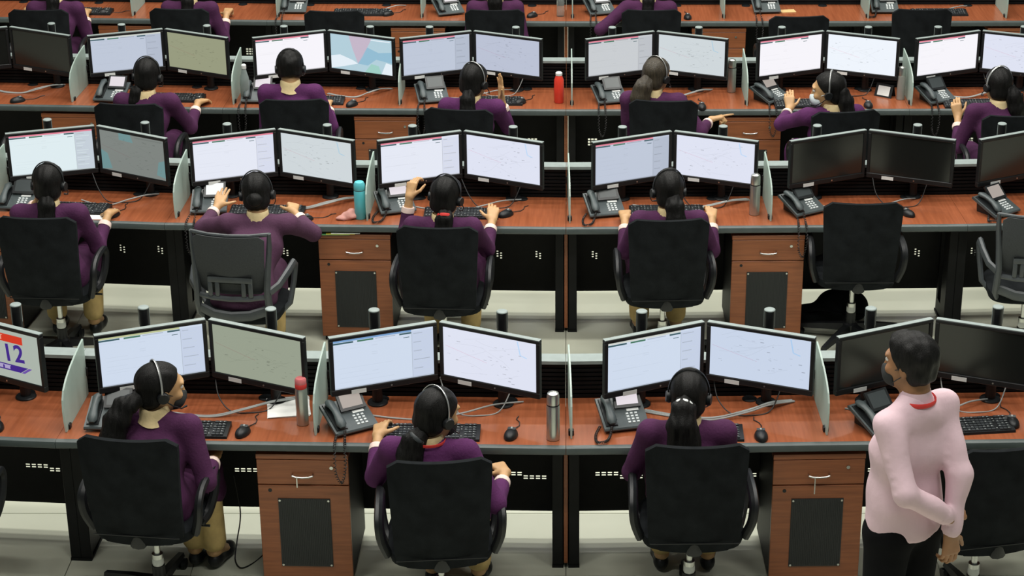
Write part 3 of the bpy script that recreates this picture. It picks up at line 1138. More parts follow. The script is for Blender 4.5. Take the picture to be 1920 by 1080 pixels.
for st, (x, y, deg, disp, cs) in PHONES.items():
    ye, a = desk_at(st[0], x)
    p = PH((x, y, DESK_Z), a + R(deg), 'dark grey desk phone with handset and tilted display, %s' % seat(st))
    p['phone_slot'] = st
    for ch in p.children:
        if ch.name.startswith('display'):
            for g in ch.children:
                g.data = g.data.copy()
                g.data.materials.clear()
                g.data.materials.append(disp)
    if cs:
        rz = a + R(deg)
        front = y - ye
        c, s = math.cos(-rz), math.sin(-rz)
        loc = lambda wx, wy, wz: ((wx - x) * c - (wy - y) * s, (wx - x) * s + (wy - y) * c, wz - DESK_Z)
        hx, hy = x + rot_z_pt(-.075, -.105, rz)[0], y + rot_z_pt(-.075, -.105, rz)[1]
        if cs == 1:
            pts = [(hx, hy, .79), (hx - .01, hy - .05, .765), (hx - .03, max(hy - .11, ye + .02), .762), (hx - .07, max(hy - .115, ye + .015), .762), (hx - .075, hy - .03, .762), (hx - .055, hy + .05, .765)]
        else:
            pts = [(hx + .01, hy, .79), (hx + .012, ye + .02, .768), (hx + .015, ye - .035, .74), (hx + .014, ye - .045, .64), (hx - .005, ye - .045, .57), (hx - .030, ye - .045, .62), (hx - .032, ye - .038, .735), (hx - .03, ye + .02, .768), (hx - .02, hy + .06, .765)]
        cd = part('coiled_cord', MB().tube(coil([loc(*q) for q in pts], .0055, 34 if cs == 1 else 46), .0021, 5), M_CABLEBK, p)


# ------------------------------------------------------------------ keyboards and mice
def make_keyboard():
    t = thing('keyboard', 'x x x x', 'keyboard', group='desk keyboards')
    part('case', MB().prism([(-.068, 0), (.068, 0), (.068, .024), (.055, .026), (-.066, .012)], 'x', -.222, .222), M_PLASTIC, t, 20)
    ks = MB()
    sl = math.atan2(.014, .12)
    for r_ in range(6):
        y = -.058 + r_ * .0195 + (.004 if r_ == 5 else 0)
        z = .0125 + (y + .066) * math.tan(sl)
        x = -.212
        while x < .205:
            w = .016
            if r_ == 0 and -.13 < x < -.03:
                w = .092
            if not (.064 < x < .072 or .128 < x < .136 or (r_ == 5 and (-.195 < x < -.185 or -.09 < x < -.08))):
                ks.box((x, y, z), (min(x + w, .213), y + .0155, z + .006))
            x += w + .003
    k = part('keys', ks, M_KEYB, t, 0)
    k['kind'] = 'stuff'
    leg = MB()
    rr = random.Random(3)
    for r_ in range(6):
        y = -.052 + r_ * .0195
        z = .0192 + (y + .066) * math.tan(sl)
        for c_ in range(22):
            if rr.random() < .55:
                x = -.209 + c_ * .019
                leg.box((x, y, z), (x + .006, y + .005, z + .0004))
    l = part('key_legend', leg, M_CABLE, t, 0)
    l['kind'] = 'stuff'
    return t


KB = Placer(make_keyboard())
for st, (x, y, dg) in {'A1': (-1.79, 8.438, 0), 'A2': (-.62, 8.405, 1), 'A3': (.602, 8.405, -2), 'A4': (1.868, 8.471, 5), 'B1': (-2.95, 11.347, 0), 'B3': (-.62, 11.26, 0), 'B4': (.60, 11.30, 0),
                       'B2': (-1.78, 11.30, 0), 'C1': (-2.74, 13.516, 0), 'C2': (-1.76, 13.455, 0), 'C3': (-.52, 13.443, 0), 'C4': (.62, 13.46, 0), 'C5': (1.66, 13.383, 4), 'C6': (2.83, 13.383, 0),
                       'D1': (-3.85, 15.786, 0), 'D3': (-1.63, 15.754, 0), 'D7': (2.98, 15.754, 0)}.items():
    ye, a = desk_at(st[0], x)
    KB((x, y, DESK_Z), a + R(dg), 'black computer keyboard on the %s' % seat(st))


def make_mouse():
    t = thing('computer_mouse', 'x x x x', 'mouse', group='computer mice')
    rings = []
    n = 18
    for k in range(7):
        v = k / 6
        z = .002 + .034 * v
        s = math.sqrt(max(0.02, 1 - (v * .98) ** 2.4))
        rings.append([(.032 * s * math.cos(2 * math.pi * i / n), .056 * s * math.sin(2 * math.pi * i / n) - .006 * v, z) for i in range(n)])
    part('shell', MB().loft(rings), M_PLASTIC, t, 60)
    part('scroll_wheel', MB().tube([(-.004, .022, .030), (.004, .022, .030)], .009, 12), M_CABLE, t)
    lo = MB()
    for dx in (-.012, .012):
        lo.box((dx - .007, .006, .0335), (dx + .007, .030, .0345))
    part('button', lo, M_GREYPL, t, 0)
    part('cord', MB().tube([(0, .054, .008), (.004, .08, .005), (.016, .11, .004), (.008, .145, .004), (-.014, .175, .004), (-.01, .205, .004)], .0024, 6), M_CABLEBK, t)
    return t


MS = Placer(make_mouse())
for st, (x, y, dg) in {'A0': (-2.66, 8.472, 20), 'A1': (-1.503, 8.417, -14), 'A2': (-.255, 8.39, -10), 'A3': (.905, 8.379, 0), 'A4': (2.097, 8.515, 0), 'B1': (-2.686, 11.253, -10), 'B2': (-1.543, 11.174, -60),
                       'B3': (-.355, 11.253, -40), 'B5': (2.032, 11.262, 30), 'C0': (-3.807, 13.464, -50), 'C1': (-2.545, 13.45, 0), 'C2': (-1.477, 13.379, -30), 'C3': (-.314, 13.428, -30),
                       'C4': (.935, 13.32, 0), 'C5': (2.085, 13.355, 0), 'D1': (-3.69, 15.767, -70), 'D3': (-1.415, 15.719, -40), 'D4': (-.267, 15.672, -40), 'D5': (.965, 15.62, 0)}.items():
    ye, a = desk_at(st[0], x)
    MS((x, y, DESK_Z), a + R(dg), 'black corded computer mouse on the %s' % seat(st))


# ------------------------------------------------------------------ bottles and flasks
def bottle(x, y, label, body, bmat, cap, cmat, ring=None, rmat=None, n=24):
    t = thing('bottle', label, 'bottle', (x, y, DESK_Z), 0, 'bottles on the desks')
    part('body', MB().lathe(body, n=n), bmat, t, 40)
    part('cap', MB().lathe(cap, n=n), cmat, t, 40)
    if ring:
        part('ring', MB().lathe(ring, n=n), rmat, t, 40)
    return t


steel = [(.028, 0), (.031, .003), (.031, .168), (.0285, .178)]
scap = [(.0285, .179), (.029, .182), (.029, .222), (.026, .236), (.014, .243), (.004, .244)]
sring = [(.0292, .176), (.0298, .177), (.0298, .181), (.0292, .182)]
bottle(-1.236, 8.518, 'tall steel bottle with pink cap and red neck band, nearest row', [(.026, 0), (.029, .003), (.029, .178), (.026, .19)], M_STEEL,
       [(.0265, .212), (.027, .214), (.027, .232), (.022, .240), (.004, .241)], mat('pink_cap', (.62, .16, .17), .4), [(.0262, .189), (.0275, .191), (.0275, .211), (.0262, .213)], M_RED)
bottle(-.059, 8.365, 'steel vacuum flask with rounded lid by the centre seam, nearest row', steel, M_STEEL, scap, M_STEEL, sring, M_PLASTIC)
bottle(-1.216, 11.213, 'turquoise flask beside the pink cloth, second row', [(.031, 0), (.034, .004), (.034, .172), (.032, .178)], M_CYAN,
       [(.032, .180), (.034, .183), (.033, .215), (.026, .229), (.010, .234), (.003, .234)], M_CYAN, [(.032, .176), (.0325, .177), (.0325, .182), (.032, .183)], M_GREYPL)
bottle(1.121, 11.275, 'steel vacuum flask left of a frosted divider, second row', [(a_, b_ * 1.06) for a_, b_ in steel], M_STEEL, [(a_, b_ * 1.06) for a_, b_ in scap], M_STEEL, [(a_, b_ * 1.06) for a_, b_ in sring], M_PLASTIC)
bottle(-.048, 13.45, 'bright red plastic bottle with white cap, third row', [(.030, 0), (.034, .005), (.035, .10), (.033, .165), (.024, .188), (.022, .195)], M_REDP,
       [(.0225, .196), (.0235, .198), (.0235, .214), (.018, .219), (.003, .219)], M_WHITE)
bottle(1.166, 13.696, 'steel flask at the back of the desk by a divider, third row', [(a_, b_ * .99) for a_, b_ in steel], M_STEEL, [(a_, b_ * .99) for a_, b_ in scap], M_STEEL, sring, M_PLASTIC)
bottle(2.332, 13.523, 'grey steel flask beside the right divider, third row', [(a_ * .9, b_ * .98) for a_, b_ in steel], mat('dull_steel', (.33, .33, .30), .45, .5), [(a_ * .9, b_ * .98) for a_, b_ in scap], M_STEEL)
bottle(-2.224, 13.474, 'smoky water bottle with slim neck beside a desk phone, third row', [(.030, 0), (.033, .004), (.033, .14), (.030, .175), (.018, .215), (.015, .235)], M_SMOKE,
       [(.0165, .236), (.0175, .238), (.0175, .262), (.012, .268), (.003, .268)], M_WHITE)
bottle(-.042, 15.694, 'clear plastic water bottle standing on the farthest row', [(.028, 0), (.031, .004), (.031, .07), (.029, .08), (.031, .09), (.031, .15), (.016, .19), (.013, .205)], M_CLEAR,
       [(.014, .206), (.0155, .207), (.0155, .222), (.003, .223)], M_WHITE)

# ------------------------------------------------------------------ loose desk items
pp = thing('paper_stack', 'small stack of white papers beside the pink-capped bottle', 'paper', (-1.325, 8.69, DESK_Z), R(6))
rr = random.Random(5)
for k in range(4):
    part('sheet', MB().box((-.10, -.105, .001 + k * .0016), (.10, .105, .0022 + k * .0016)), M_PAPER, pp, 0, rot=(0, 0, R(rr.uniform(-5, 5))))
tag(link('paper_sheet', MB().box((-.10, -.035, .0005), (.10, .035, .002)).mesh('paper_sheet', M_PAPER, 0), None, (-2.79, 11.225, DESK_Z), (0, 0, R(-3))), 'white paper strip by the desk edge, second row left end', 'paper')
fo = thing('folder_stack', 'colourful folders lying on the cabinet below the cyan flask', 'folders', (-1.33, 11.16, .6905), 0)
for k, cc in enumerate(((.10, .34, .12), (.62, .52, .06), (.70, .74, .66))):
    part('folder', MB().box((-.11 + k * .03, -.075, .001 + k * .004), (.06 + k * .03, .10, .0045 + k * .004)), mat('folder_%d' % k, cc, .6), fo, 0)
tag(link('yellow_pad', MB().box((-.06, -.04, 0), (.06, .04, .006), bev=.001).mesh('yellow_pad', mat('pad_paper', (.62, .42, .18), .8), 0), None, (1.78, 15.83, DESK_Z), (0, 0, R(8))), 'yellowish note pad beside a phone, farthest row', 'paper')
ten = thing('tent_card', 'black folded desk calendar by the right divider, third row', 'calendar', (2.235, 13.60, DESK_Z), R(-35))
for s in (-1, 1):
    part('panel', MB().loft([[(-.065, s * .035, 0), (.065, s * .035, 0), (.065, s * .038, .001), (-.065, s * .038, .001)], [(-.065, s * .001, .085), (.065, s * .001, .085), (.065, s * .004, .085), (-.065, s * .004, .085)]]), M_PLASTIC, ten, 0)
part('page', MB().loft([[(-.045, -.036, .012), (.045, -.036, .012), (.045, -.0345, .012), (-.045, -.0345, .012)], [(-.045, -.010, .074), (.045, -.010, .074), (.045, -.009, .074), (-.045, -.009, .074)]]), M_WHITE, ten, 0)


def smooth_path(P, q=8):
    P = [Vector(p) for p in P]
    out = []
    for i in range(len(P) - 1):
        p0, p1, p2, p3 = P[max(i - 1, 0)], P[i], P[i + 1], P[min(i + 2, len(P) - 1)]
        for k in range(q):
            u = k / q
            out.append(.5 * ((2 * p1) + (-p0 + p2) * u + (2 * p0 - 5 * p1 + 4 * p2 - p3) * u * u + (-p0 + 3 * p1 - 3 * p2 + p3) * u ** 3))
    out.append(P[-1])
    return out


# grey data cables lying along the back of the desks
for st, dx0, dx1, nb in (('A1', -.28, .42, 2), ('A2', -.40, .40, 1), ('A3', -.30, .42, 3), ('A4', -.42, .30, 1), ('B1', -.05, .40, 1), ('B2', -.10, .52, 3), ('B3', -.30, .36, 1), ('B4', -.25, .45, 3),
                         ('B5', -.30, .30, 1), ('C0', -.10, .38, 2), ('C2', .0, .45, 2), ('C3', -.35, .30, 1), ('C4', -.10, .40, 2), ('C6', -.32, .20, 2), ('D3', .02, .40, 1), ('D7', -.05, .50, 1)):
    x = JX.get(st, {'D3': -1.70, 'D7': 2.75}.get(st))
    rg = random.Random(st)
    mb = MB()
    base = [(x + dx0 + (dx1 - dx0) * u, desk_at(st[0], x)[0] + dy, 0) for u, dy in ((0, .33), (.22, .27), (.45, .25), (.66, .28), (.84, .36), (1, .44))]
    for k in range(nb):
        pts = [(p[0] + rg.uniform(-.01, .01), p[1] + k * .010 + rg.uniform(-.006, .006), DESK_Z + .0045 + (.022 if i in (3, 4) else 0)) for i, p in enumerate(base)]
        mb.tube(smooth_path(pts), .0042, 6)
    o = link('data_cable', mb.mesh('data_cable', M_CABLE))
    tag(o, 'grey data cable along the desk back, %s' % seat(st), 'cable', 'grey desk cables')
# thin black cords under the monitors
for st in ('A1', 'A2', 'A3', 'A4', 'B1', 'B3', 'B4', 'B5', 'C3', 'C5', 'C6'):
    x = JX[st]
    ye, a = desk_at(st[0], x)
    rg = random.Random(st + 'q')
    pts = [(x + .02 + rg.uniform(-.02, .02), ye + .43, DESK_Z + .14), (x + .05, ye + .36, DESK_Z + .06), (x + .11, ye + .31, DESK_Z + .006), (x + .2, ye + .29, DESK_Z + .005), (x + .30, ye + .33, DESK_Z + .01), (x + .36, ye + .42, DESK_Z + .10)]
    o = link('power_cord', MB().tube(smooth_path(pts), .0032, 6).mesh('power_cord', M_CABLE if st in ('A2', 'A4', 'C3') else M_CABLEBK))
    tag(o, 'thin drooping cord below the monitors, %s' % seat(st), 'cord', 'thin monitor cords')


# ------------------------------------------------------------------ smooth solids: signed distance grid + surface nets
class SDF:
    def __init__(self, lo, hi, h):
        self.lo = np.array(lo, float)
        self.h = h
        n = np.ceil((np.array(hi) - self.lo) / h).astype(int) + 1
        self.ax = [self.lo[i] + h * np.arange(n[i]) for i in range(3)]
        self.F = np.full(tuple(n), 1.0, np.float32)

    def sl(self, lo, hi):
        s = []
        for i in range(3):
            a = max(0, int((lo[i] - self.lo[i]) / self.h) - 1)
            b = min(len(self.ax[i]), int((hi[i] - self.lo[i]) / self.h) + 3)
            if b <= a:
                return None
            s.append(slice(a, b))
        return tuple(s)

    def grid(self, s):
        return (self.ax[0][s[0]][:, None, None], self.ax[1][s[1]][None, :, None], self.ax[2][s[2]][None, None, :])

    def put(self, s, d, k, op):
        f = self.F[s]
        d = d.astype(np.float32)
        if op == 'u':
            hh = np.clip(.5 + .5 * (f - d) / k, 0, 1)
            self.F[s] = f * (1 - hh) + d * hh - k * hh * (1 - hh)
        else:       # subtract
            hh = np.clip(.5 - .5 * (f + d) / k, 0, 1)
            self.F[s] = f * (1 - hh) + (-d) * hh + k * hh * (1 - hh)

    def cone(self, a, b, ra, rb, k=.02, sc=(1, 1, 1), op='u'):
        a, b, sc = np.array(a, float), np.array(b, float), np.array(sc, float)
        m = max(ra, rb) * sc + k + 2 * self.h
        s = self.sl(np.minimum(a, b) - m, np.maximum(a, b) + m)
        if s is None:
            return self
        X, Y, Z = self.grid(s)
        A, B = a / sc, b / sc
        px, py, pz = X / sc[0] - A[0], Y / sc[1] - A[1], Z / sc[2] - A[2]
        d = B - A
        L = float(d @ d) + 1e-12
        t = np.clip((px * d[0] + py * d[1] + pz * d[2]) / L, 0, 1)
        q = np.sqrt((px - t * d[0]) ** 2 + (py - t * d[1]) ** 2 + (pz - t * d[2]) ** 2) - (ra + (rb - ra) * t)
        self.put(s, q * sc.min(), k, op)
        return self

    def ell(self, c, r, k=.02, M=None, op='u'):
        c, r = np.array(c, float), np.array(r, float)
        m = (r.max() if M is not None else r) + k + 2 * self.h
        s = self.sl(c - m, c + m)
        if s is None:
            return self
        X, Y, Z = self.grid(s)
        x, y, z = X - c[0], Y - c[1], Z - c[2]
        if M is not None:
            x, y, z = (M[0][0] * x + M[1][0] * y + M[2][0] * z, M[0][1] * x + M[1][1] * y + M[2][1] * z, M[0][2] * x + M[1][2] * y + M[2][2] * z)
        k0 = np.sqrt((x / r[0]) ** 2 + (y / r[1]) ** 2 + (z / r[2]) ** 2)
        k1 = np.sqrt((x / r[0] ** 2) ** 2 + (y / r[1] ** 2) ** 2 + (z / r[2] ** 2) ** 2) + 1e-6
        self.put(s, k0 * (k0 - 1) / k1, k, op)
        return self

    def half(self, n, c, k=.01):
        """Keep only n.p < c."""
        X, Y, Z = self.grid((slice(None),) * 3)
        d = (n[0] * X + n[1] * Y + n[2] * Z - c).astype(np.float32)
        f = self.F
        hh = np.clip(.5 - .5 * (f - d) / k, 0, 1)
        self.F = f * (1 - hh) + d * hh + k * hh * (1 - hh)
        return self

    def ripple(self, amp, fx, fy, fz, ph=0.0):
        X, Y, Z = self.grid((slice(None),) * 3)
        w = np.sin(X * fx + Y * 7 + ph) * np.sin(Y * fy + Z * 5 + ph * 1.7) + .7 * np.sin(Z * fz + X * 9 - ph) * np.sin(X * fx * .6 - Y * fy * .5)
        self.F = self.F + (amp * w).astype(np.float32)
        return self

    def net(self):
        F = np.pad(self.F, 1, constant_values=1.0)
        lo = self.lo - self.h
        S = F < 0
        nx, ny, nz = F.shape
        c = np.zeros((nx - 1, ny - 1, nz - 1), np.int8)
        C8 = [(i, j, k) for i in (0, 1) for j in (0, 1) for k in (0, 1)]
        for i, j, k in C8:
            c += S[i:nx - 1 + i, j:ny - 1 + j, k:nz - 1 + k]
        act = (c > 0) & (c < 8)
        idx = np.argwhere(act)
        if len(idx) == 0:
            return np.zeros((0, 3)), np.zeros((0, 4), int)
        vid = np.full(act.shape, -1, np.int64)
        vid[act] = np.arange(len(idx))
        vals = {q: F[idx[:, 0] + q[0], idx[:, 1] + q[1], idx[:, 2] + q[2]] for q in C8}
        pos = np.zeros((len(idx), 3))
        cnt = np.zeros(len(idx))
        for q in C8:
            for ax in range(3):
                if q[ax]:
                    continue
                p = list(q)
                p[ax] = 1
                fa, fb = vals[q], vals[tuple(p)]
                m = (fa < 0) != (fb < 0)
                t = np.where(m, fa / np.where(m, fa - fb, 1), 0)
                for d in range(3):
                    pos[:, d] += np.where(m, q[d] + (t if d == ax else 0), 0)
                cnt += m
        V = lo + self.h * (idx + pos / cnt[:, None])
        faces = []
        for ax in range(3):
            u, w = (ax + 1) % 3, (ax + 2) % 3
            s0, s1 = [slice(None)] * 3, [slice(None)] * 3
            s0[ax], s1[ax] = slice(0, -1), slice(1, None)
            A, B = S[tuple(s0)], S[tuple(s1)]
            e = np.argwhere(A != B)
            ok = (e[:, u] > 0) & (e[:, w] > 0) & (e[:, u] < F.shape[u] - 1) & (e[:, w] < F.shape[w] - 1)
            e = e[ok]
            if not len(e):
                continue
            ins = A[e[:, 0], e[:, 1], e[:, 2]]

            def cell(du, dw):
                g = e.copy()
                g[:, u] -= du
                g[:, w] -= dw
                return vid[g[:, 0], g[:, 1], g[:, 2]]
            q = np.stack([cell(1, 1), cell(0, 1), cell(0, 0), cell(1, 0)], 1)
            q[~ins] = q[~ins][:, ::-1]
            faces.append(q)
        return V, np.concatenate(faces)


def np_mesh(name, parts, material):
    """parts: list of (verts, quads) -> one smooth mesh."""
    vs, fs, o = [], [], 0
    for v, f in parts:
        if len(v) == 0:
            continue
        vs.append(v)
        fs.append(f + o)
        o += len(v)
    V, Fq = np.concatenate(vs), np.concatenate(fs)
    me = bpy.data.meshes.new(name)
    me.vertices.add(len(V))
    me.vertices.foreach_set('co', V.astype(np.float32).ravel())
    me.loops.add(len(Fq) * 4)
    me.loops.foreach_set('vertex_index', Fq.astype(np.int32).ravel())
    me.polygons.add(len(Fq))
    me.polygons.foreach_set('loop_start', np.arange(0, len(Fq) * 4, 4, dtype=np.int32))
    me.polygons.foreach_set('use_smooth', np.ones(len(Fq), bool))
    me.materials.append(material)
    me.update(calc_edges=True)
    me.validate()
    return me


# ------------------------------------------------------------------ people
def unit(v):
    v = np.array(v, float)
    return v / (np.linalg.norm(v) + 1e-9)


def rotm(yaw, pitch, roll):
    """Head frame: x right, y face, z up. yaw + turns left, pitch + looks down, roll + tips to the right."""
    m = Matrix.Rotation(R(yaw), 3, 'Z') @ Matrix.Rotation(R(-pitch), 3, 'X') @ Matrix.Rotation(R(roll), 3, 'Y')
    return np.array(m)


def ik(S, W, l1, l2, pole):
    S, W = np.array(S, float), np.array(W, float)
    d = W - S
    L = np.linalg.norm(d)
    mx = (l1 + l2) * .995
    if L > mx:
        W = S + d / L * mx
        L = mx
        d = W - S
    u = d / L
    x = (l1 * l1 - l2 * l2 + L * L) / (2 * L)
    hgt = math.sqrt(max(0, l1 * l1 - x * x))
    p = np.array(pole, float)
    p = unit(p - u * (p @ u))
    return S + u * x + p * hgt, W


CURLS = {   # per-finger curl (index .. little) and thumb curl, degrees per joint
    'relax': ((22, 25, 28, 32), 15), 'mouse': ((14, 14, 18, 24), 10), 'fist': ((78, 80, 82, 84), 45), 'point': ((2, 78, 82, 84), 40),
    'open': ((4, 3, 3, 6), 0), 'loose': ((40, 44, 48, 52), 25), 'hang': ((24, 28, 32, 36), 18),
}


def hand_net(W, d, nrm, side, pose, sc=1.0, h=.0042, fore=None):
    """Palm, four unequal bent fingers and a thumb leaving the side of the palm. W wrist, d finger direction, nrm back of the hand, side +1 right."""
    W = np.array(W, float)
    d = unit(d)
    nrm = unit(np.array(nrm, float) - d * (np.array(nrm, float) @ d))
    th = np.cross(d, nrm) * (-side)
    ext = .22 * sc
    g = SDF(W - ext, W + ext, h)
    cur, tc = CURLS[pose]
    if fore is not None:
        g.cone(W, W + unit(np.array(fore) - W) * .05, .0235 * sc, .026 * sc, .012)
    P = lambda a, b, c: W + d * a * sc + th * b * sc + nrm * c * sc
    for b0, b1 in ((.016, .030), (.006, .010), (-.006, -.010), (-.015, -.029)):
        g.cone(P(.0, b0 * .9, 0), P(.080, b1, .002), .0150 * sc, .0118 * sc, .014)
    L = ((.040, .025, .019), (.044, .029, .020), (.041, .027, .019), (.032, .020, .017))
    bx = (.028, .0095, -.0095, -.027)
    by = (.084, .088, .085, .077)
    for i in range(4):
        p = P(by[i], bx[i], .001)
        ang = 0
        spread = (bx[i]) * (3.2 if pose == 'open' else 1.2)
        fd = unit(d + th * spread)
        for j in range(3):
            ang += R(cur[i]) * (1.0 if j else .8)
            v = fd * math.cos(ang) - nrm * math.sin(ang)
            q = p + v * L[i][j] * sc
            r0, r1 = (.0088, .0082, .0075, .0064)[j] * sc, (.0088, .0082, .0075, .0064)[j + 1] * sc
            g.cone(p, q, r0, r1, .003)
            p = q
    p = P(.018, .026, -.006)
    v = unit(d * .62 + th * .72 - nrm * .28)
    q = p + v * .042 * sc
    g.cone(P(.01, .012, -.002), p, .016 * sc, .0135 * sc, .012)
    g.cone(p, q, .0130 * sc, .0100 * sc, .007)
    v2 = unit(v * math.cos(R(tc)) + unit(-th * .6 + d * .7 - nrm * .3) * math.sin(R(tc)) + d * .15)
    r_ = q + v2 * .032 * sc
    g.cone(q, r_, .0098 * sc, .0085 * sc, .004)
    g.cone(r_, r_ + v2 * .018 * sc, .0085 * sc, .0068 * sc, .003)
    return g.net()


def head_net(neck_local, h, male=False):
    g = SDF((-.115, -.15, -.30), (.115, .15, .15), h)
    g.ell((0, -.015, .038), (.074, .095, .080), .02)
    g.ell((0, .018, .000), (.066, .076, .088), .02)
    g.ell((0, .034, -.058), (.050, .054, .056), .025)
    g.ell((0, .066, -.094), (.021, .018, .018), .02)            # chin
    g.ell((0, .086, .036), (.050, .014, .013), .02)             # brow
    for s in (-1, 1):
        g.ell((s * .031, .099, .016), (.016, .014, .011), .010, op='s')     # eye sockets
        g.ell((s * .041, .070, -.022), (.020, .020, .018), .02)              # cheeks
        g.ell((s * .077, -.006, -.004), (.009, .018, .031), .008)            # ears
        g.ell((s * .084, -.001, -.002), (.005, .009, .016), .005, op='s')
        g.ell((s * .071, -.004, -.026), (.008, .009, .010), .006)
        g.ell((s * .010, .100, -.034), (.008, .009, .007), .006)             # nostril wings
    g.cone((0, .091, .022), (0, .107, -.028), .0075, .0105, .010)           # nose
    g.ell((0, .090, -.060), (.024, .010, .0065), .006)                      # upper lip
    g.ell((0, .088, -.072), (.021, .010, .0070), .006)                      # lower lip
    g.cone((-.018, .101, -.066), (.018, .101, -.066), .002, .002, .004, op='s')
    r = .058 if male else .050
    g.cone((0, -.022, -.045), np.array(neck_local), r, r + .008, .03)
    return g.net()


def xf(net, M, c):
    return net[0] @ M.T + c, net[1]


def person(pos, rz, label, lean=.04, side=0.0, head=(0, 8, 0), hands=None, hair='pony', tail=None, mask=None, sweater=M_SWEATER, hairm=None, band=None,
           headset='R', scarf=False, lanyard=False, fine=True, collar=True, tie=None, hz=0.0, skin=None, legs=(0.0, 0.0, 1.0)):
    """Seated person. Local frame: y forward, x right, origin on the floor below the hips."""
    skin = skin or M_SKIN
    hairm = hairm or M_HAIR
    t = thing('person', label, 'person', (pos[0], pos[1], 0), rz, 'seated people in purple')
    hb = .0115 if fine else .014
    hh = .0052 if fine else .0066
    hz -= .035
    neck = np.array([side, lean, .970 + hz])
    chest = np.array([side * .8, lean * .72, .80 + hz * .6])
    pel = np.array([0, 0, .545])
    SH_ = {s: neck + np.array([s * .168, -.008, -.038]) for s in (-1, 1)}
    hd = rotm(*head)
    hc = neck + np.array([0, .022, .0]) + hd @ np.array([0, .012, .118])
    hands = hands or {}
    defaults = {-1: dict(w=(-.12, .36, .60), d=(.1, 1, -.1), n=(0, .2, 1), pose='relax', pole=(-.4, -.7, -.8)),
                1: dict(w=(.12, .36, .60), d=(-.1, 1, -.1), n=(0, .2, 1), pose='relax', pole=(.4, -.7, -.8))}
    arms = {}
    for s in (-1, 1):
        hspec = dict(defaults[s])
        hspec.update(hands.get(s, {}))
        E_, W_ = ik(SH_[s], hspec['w'], .265, .235, hspec['pole'])
        arms[s] = (E_, W_, hspec)
    # --- skin: one body
    g = SDF((-.65, -.35, .05), (.65, .85, 1.15), hb + .004)
    g.cone(pel, chest, .088, .090, .03, (1.45, 1, 1))
    g.cone(chest, neck - np.array([0, 0, .07]), .088, .070, .03, (1.45, 1, 1))
    g.cone(neck - np.array([0, 0, .06]), neck + np.array([0, .008, .03]), .055, .048, .03)
    for s in (-1, 1):
        E_, W_, hs = arms[s]
        g.cone(neck + np.array([s * .03, 0, -.03]), SH_[s], .040, .042, .03)
        g.cone(SH_[s], E_, .040, .033, .02)
        g.cone(E_, W_, .033, .0235, .012)
        hip = pel + np.array([s * .085, .02, -.01])
        kn = np.array([s * .115 * legs[2] + legs[0], .43, .50])
        an = np.array([s * .11 * legs[2] + legs[1], .38, .10])
        g.cone(pel, hip, .08, .078, .02)
        g.cone(hip, kn, .072, .052, .02)
        g.cone(kn, an, .046, .034, .02)
        g.cone(an, an + np.array([s * .01, .10, -.045]), .034, .028, .02)
    nets = [g.net()]
    nl = hd.T @ (neck + np.array([0, -.004, -.02]) - hc)
    nets.append(xf(head_net(nl, hh, hair == 'short'), hd, hc))
    for s in (-1, 1):
        E_, W_, hs = arms[s]
        nets.append(hand_net(W_, hs['d'], hs['n'], s, hs['pose'], .93, .0042 if fine else .0052, E_))
    link('body', np_mesh('body', nets, skin), t)
    # --- sweater
    g = SDF((-.62, -.30, .30), (.62, .75, 1.10), hb)
    g.cone(pel + np.array([0, -.005, -.03]), pel + np.array([0, 0, .08]), .122, .108, .04, (1.42, 1, 1))
    g.cone(pel + np.array([0, 0, .05]), chest, .106, .104, .04, (1.42, 1, 1))
    g.cone(chest, neck - np.array([0, 0, .085]), .104, .082, .04, (1.45, 1, 1))
    for s in (-1, 1):
        E_, W_, hs = arms[s]
        g.cone(neck + np.array([s * .035, -.006, -.022]), SH_[s] + np.array([0, 0, -.004]), .044, .050, .045)
        g.cone(SH_[s], E_, .054, .045, .03)
        cuff = E_ + (W_ - E_) * .54
        g.cone(E_, cuff, .045, .038, .02)
        if fine:
            ax = unit(E_ - SH_[s])
    for s in (-1, 1):       # tunic hem over the lap
        kn = np.array([s * .114 * legs[2] + legs[0], .42, .51])
        g.cone(pel + np.array([s * .08, .02, -.01]), kn, .108, .082, .04)
        g.cone(kn, np.array([s * .112 * legs[2] + legs[0] * .6 + legs[1] * .4, .43, .40]), .080, .082, .03)
    g.cone(neck + np.array([0, -.012, -.045]), neck + np.array([0, -.008, -.028]), .060, .056, .035)
    g.cone(neck + np.array([0, .004, -.01]), neck + np.array([0, .02, .10]), .058, .064, .008, op='s')
    g.ripple(.0022, 34, 29, 41, pos[0] * 3)
    link('sweater', np_mesh('sweater', [g.net()], sweater), t)
    # cuffs
    for s in (-1, 1):
        E_, W_, hs = arms[s]
        a_, b_ = E_ + (W_ - E_) * .60, E_ + (W_ - E_) * .73
        part('shirt_cuff', MB().tube([tuple(a_), tuple(a_ + (b_ - a_) * .5), tuple(b_)], [.0385, .0385, .036], 14), M_CUFF, t, 60)
    # collar
    if collar:
        mb = MB()
        rings = []
        up = unit(np.array([0, .10, 1.0]))
        for dz, rad in ((-.024, .066 + (.008 if scarf else 0)), (-.004, .065), (.020, .063), (.036, .061), (.040, .057), (.032, .054), (.0, .056)):
            rr_ = rad * (1.10 if scarf else 1.0)
            rings.append([tuple(neck + np.array([rr_ * math.cos(u), -.004 + rr_ * .96 * math.sin(u) + dz * .14, dz * (1.15 if scarf else 1) + .006 * math.cos(u * 3 + 1) * (1 if scarf else .2)])) for u in np.linspace(0, 2 * math.pi, 25)[:-1]])
        mb.loft(rings, caps=False)
        part('shirt_collar', mb, M_SHIRT, t, 60)
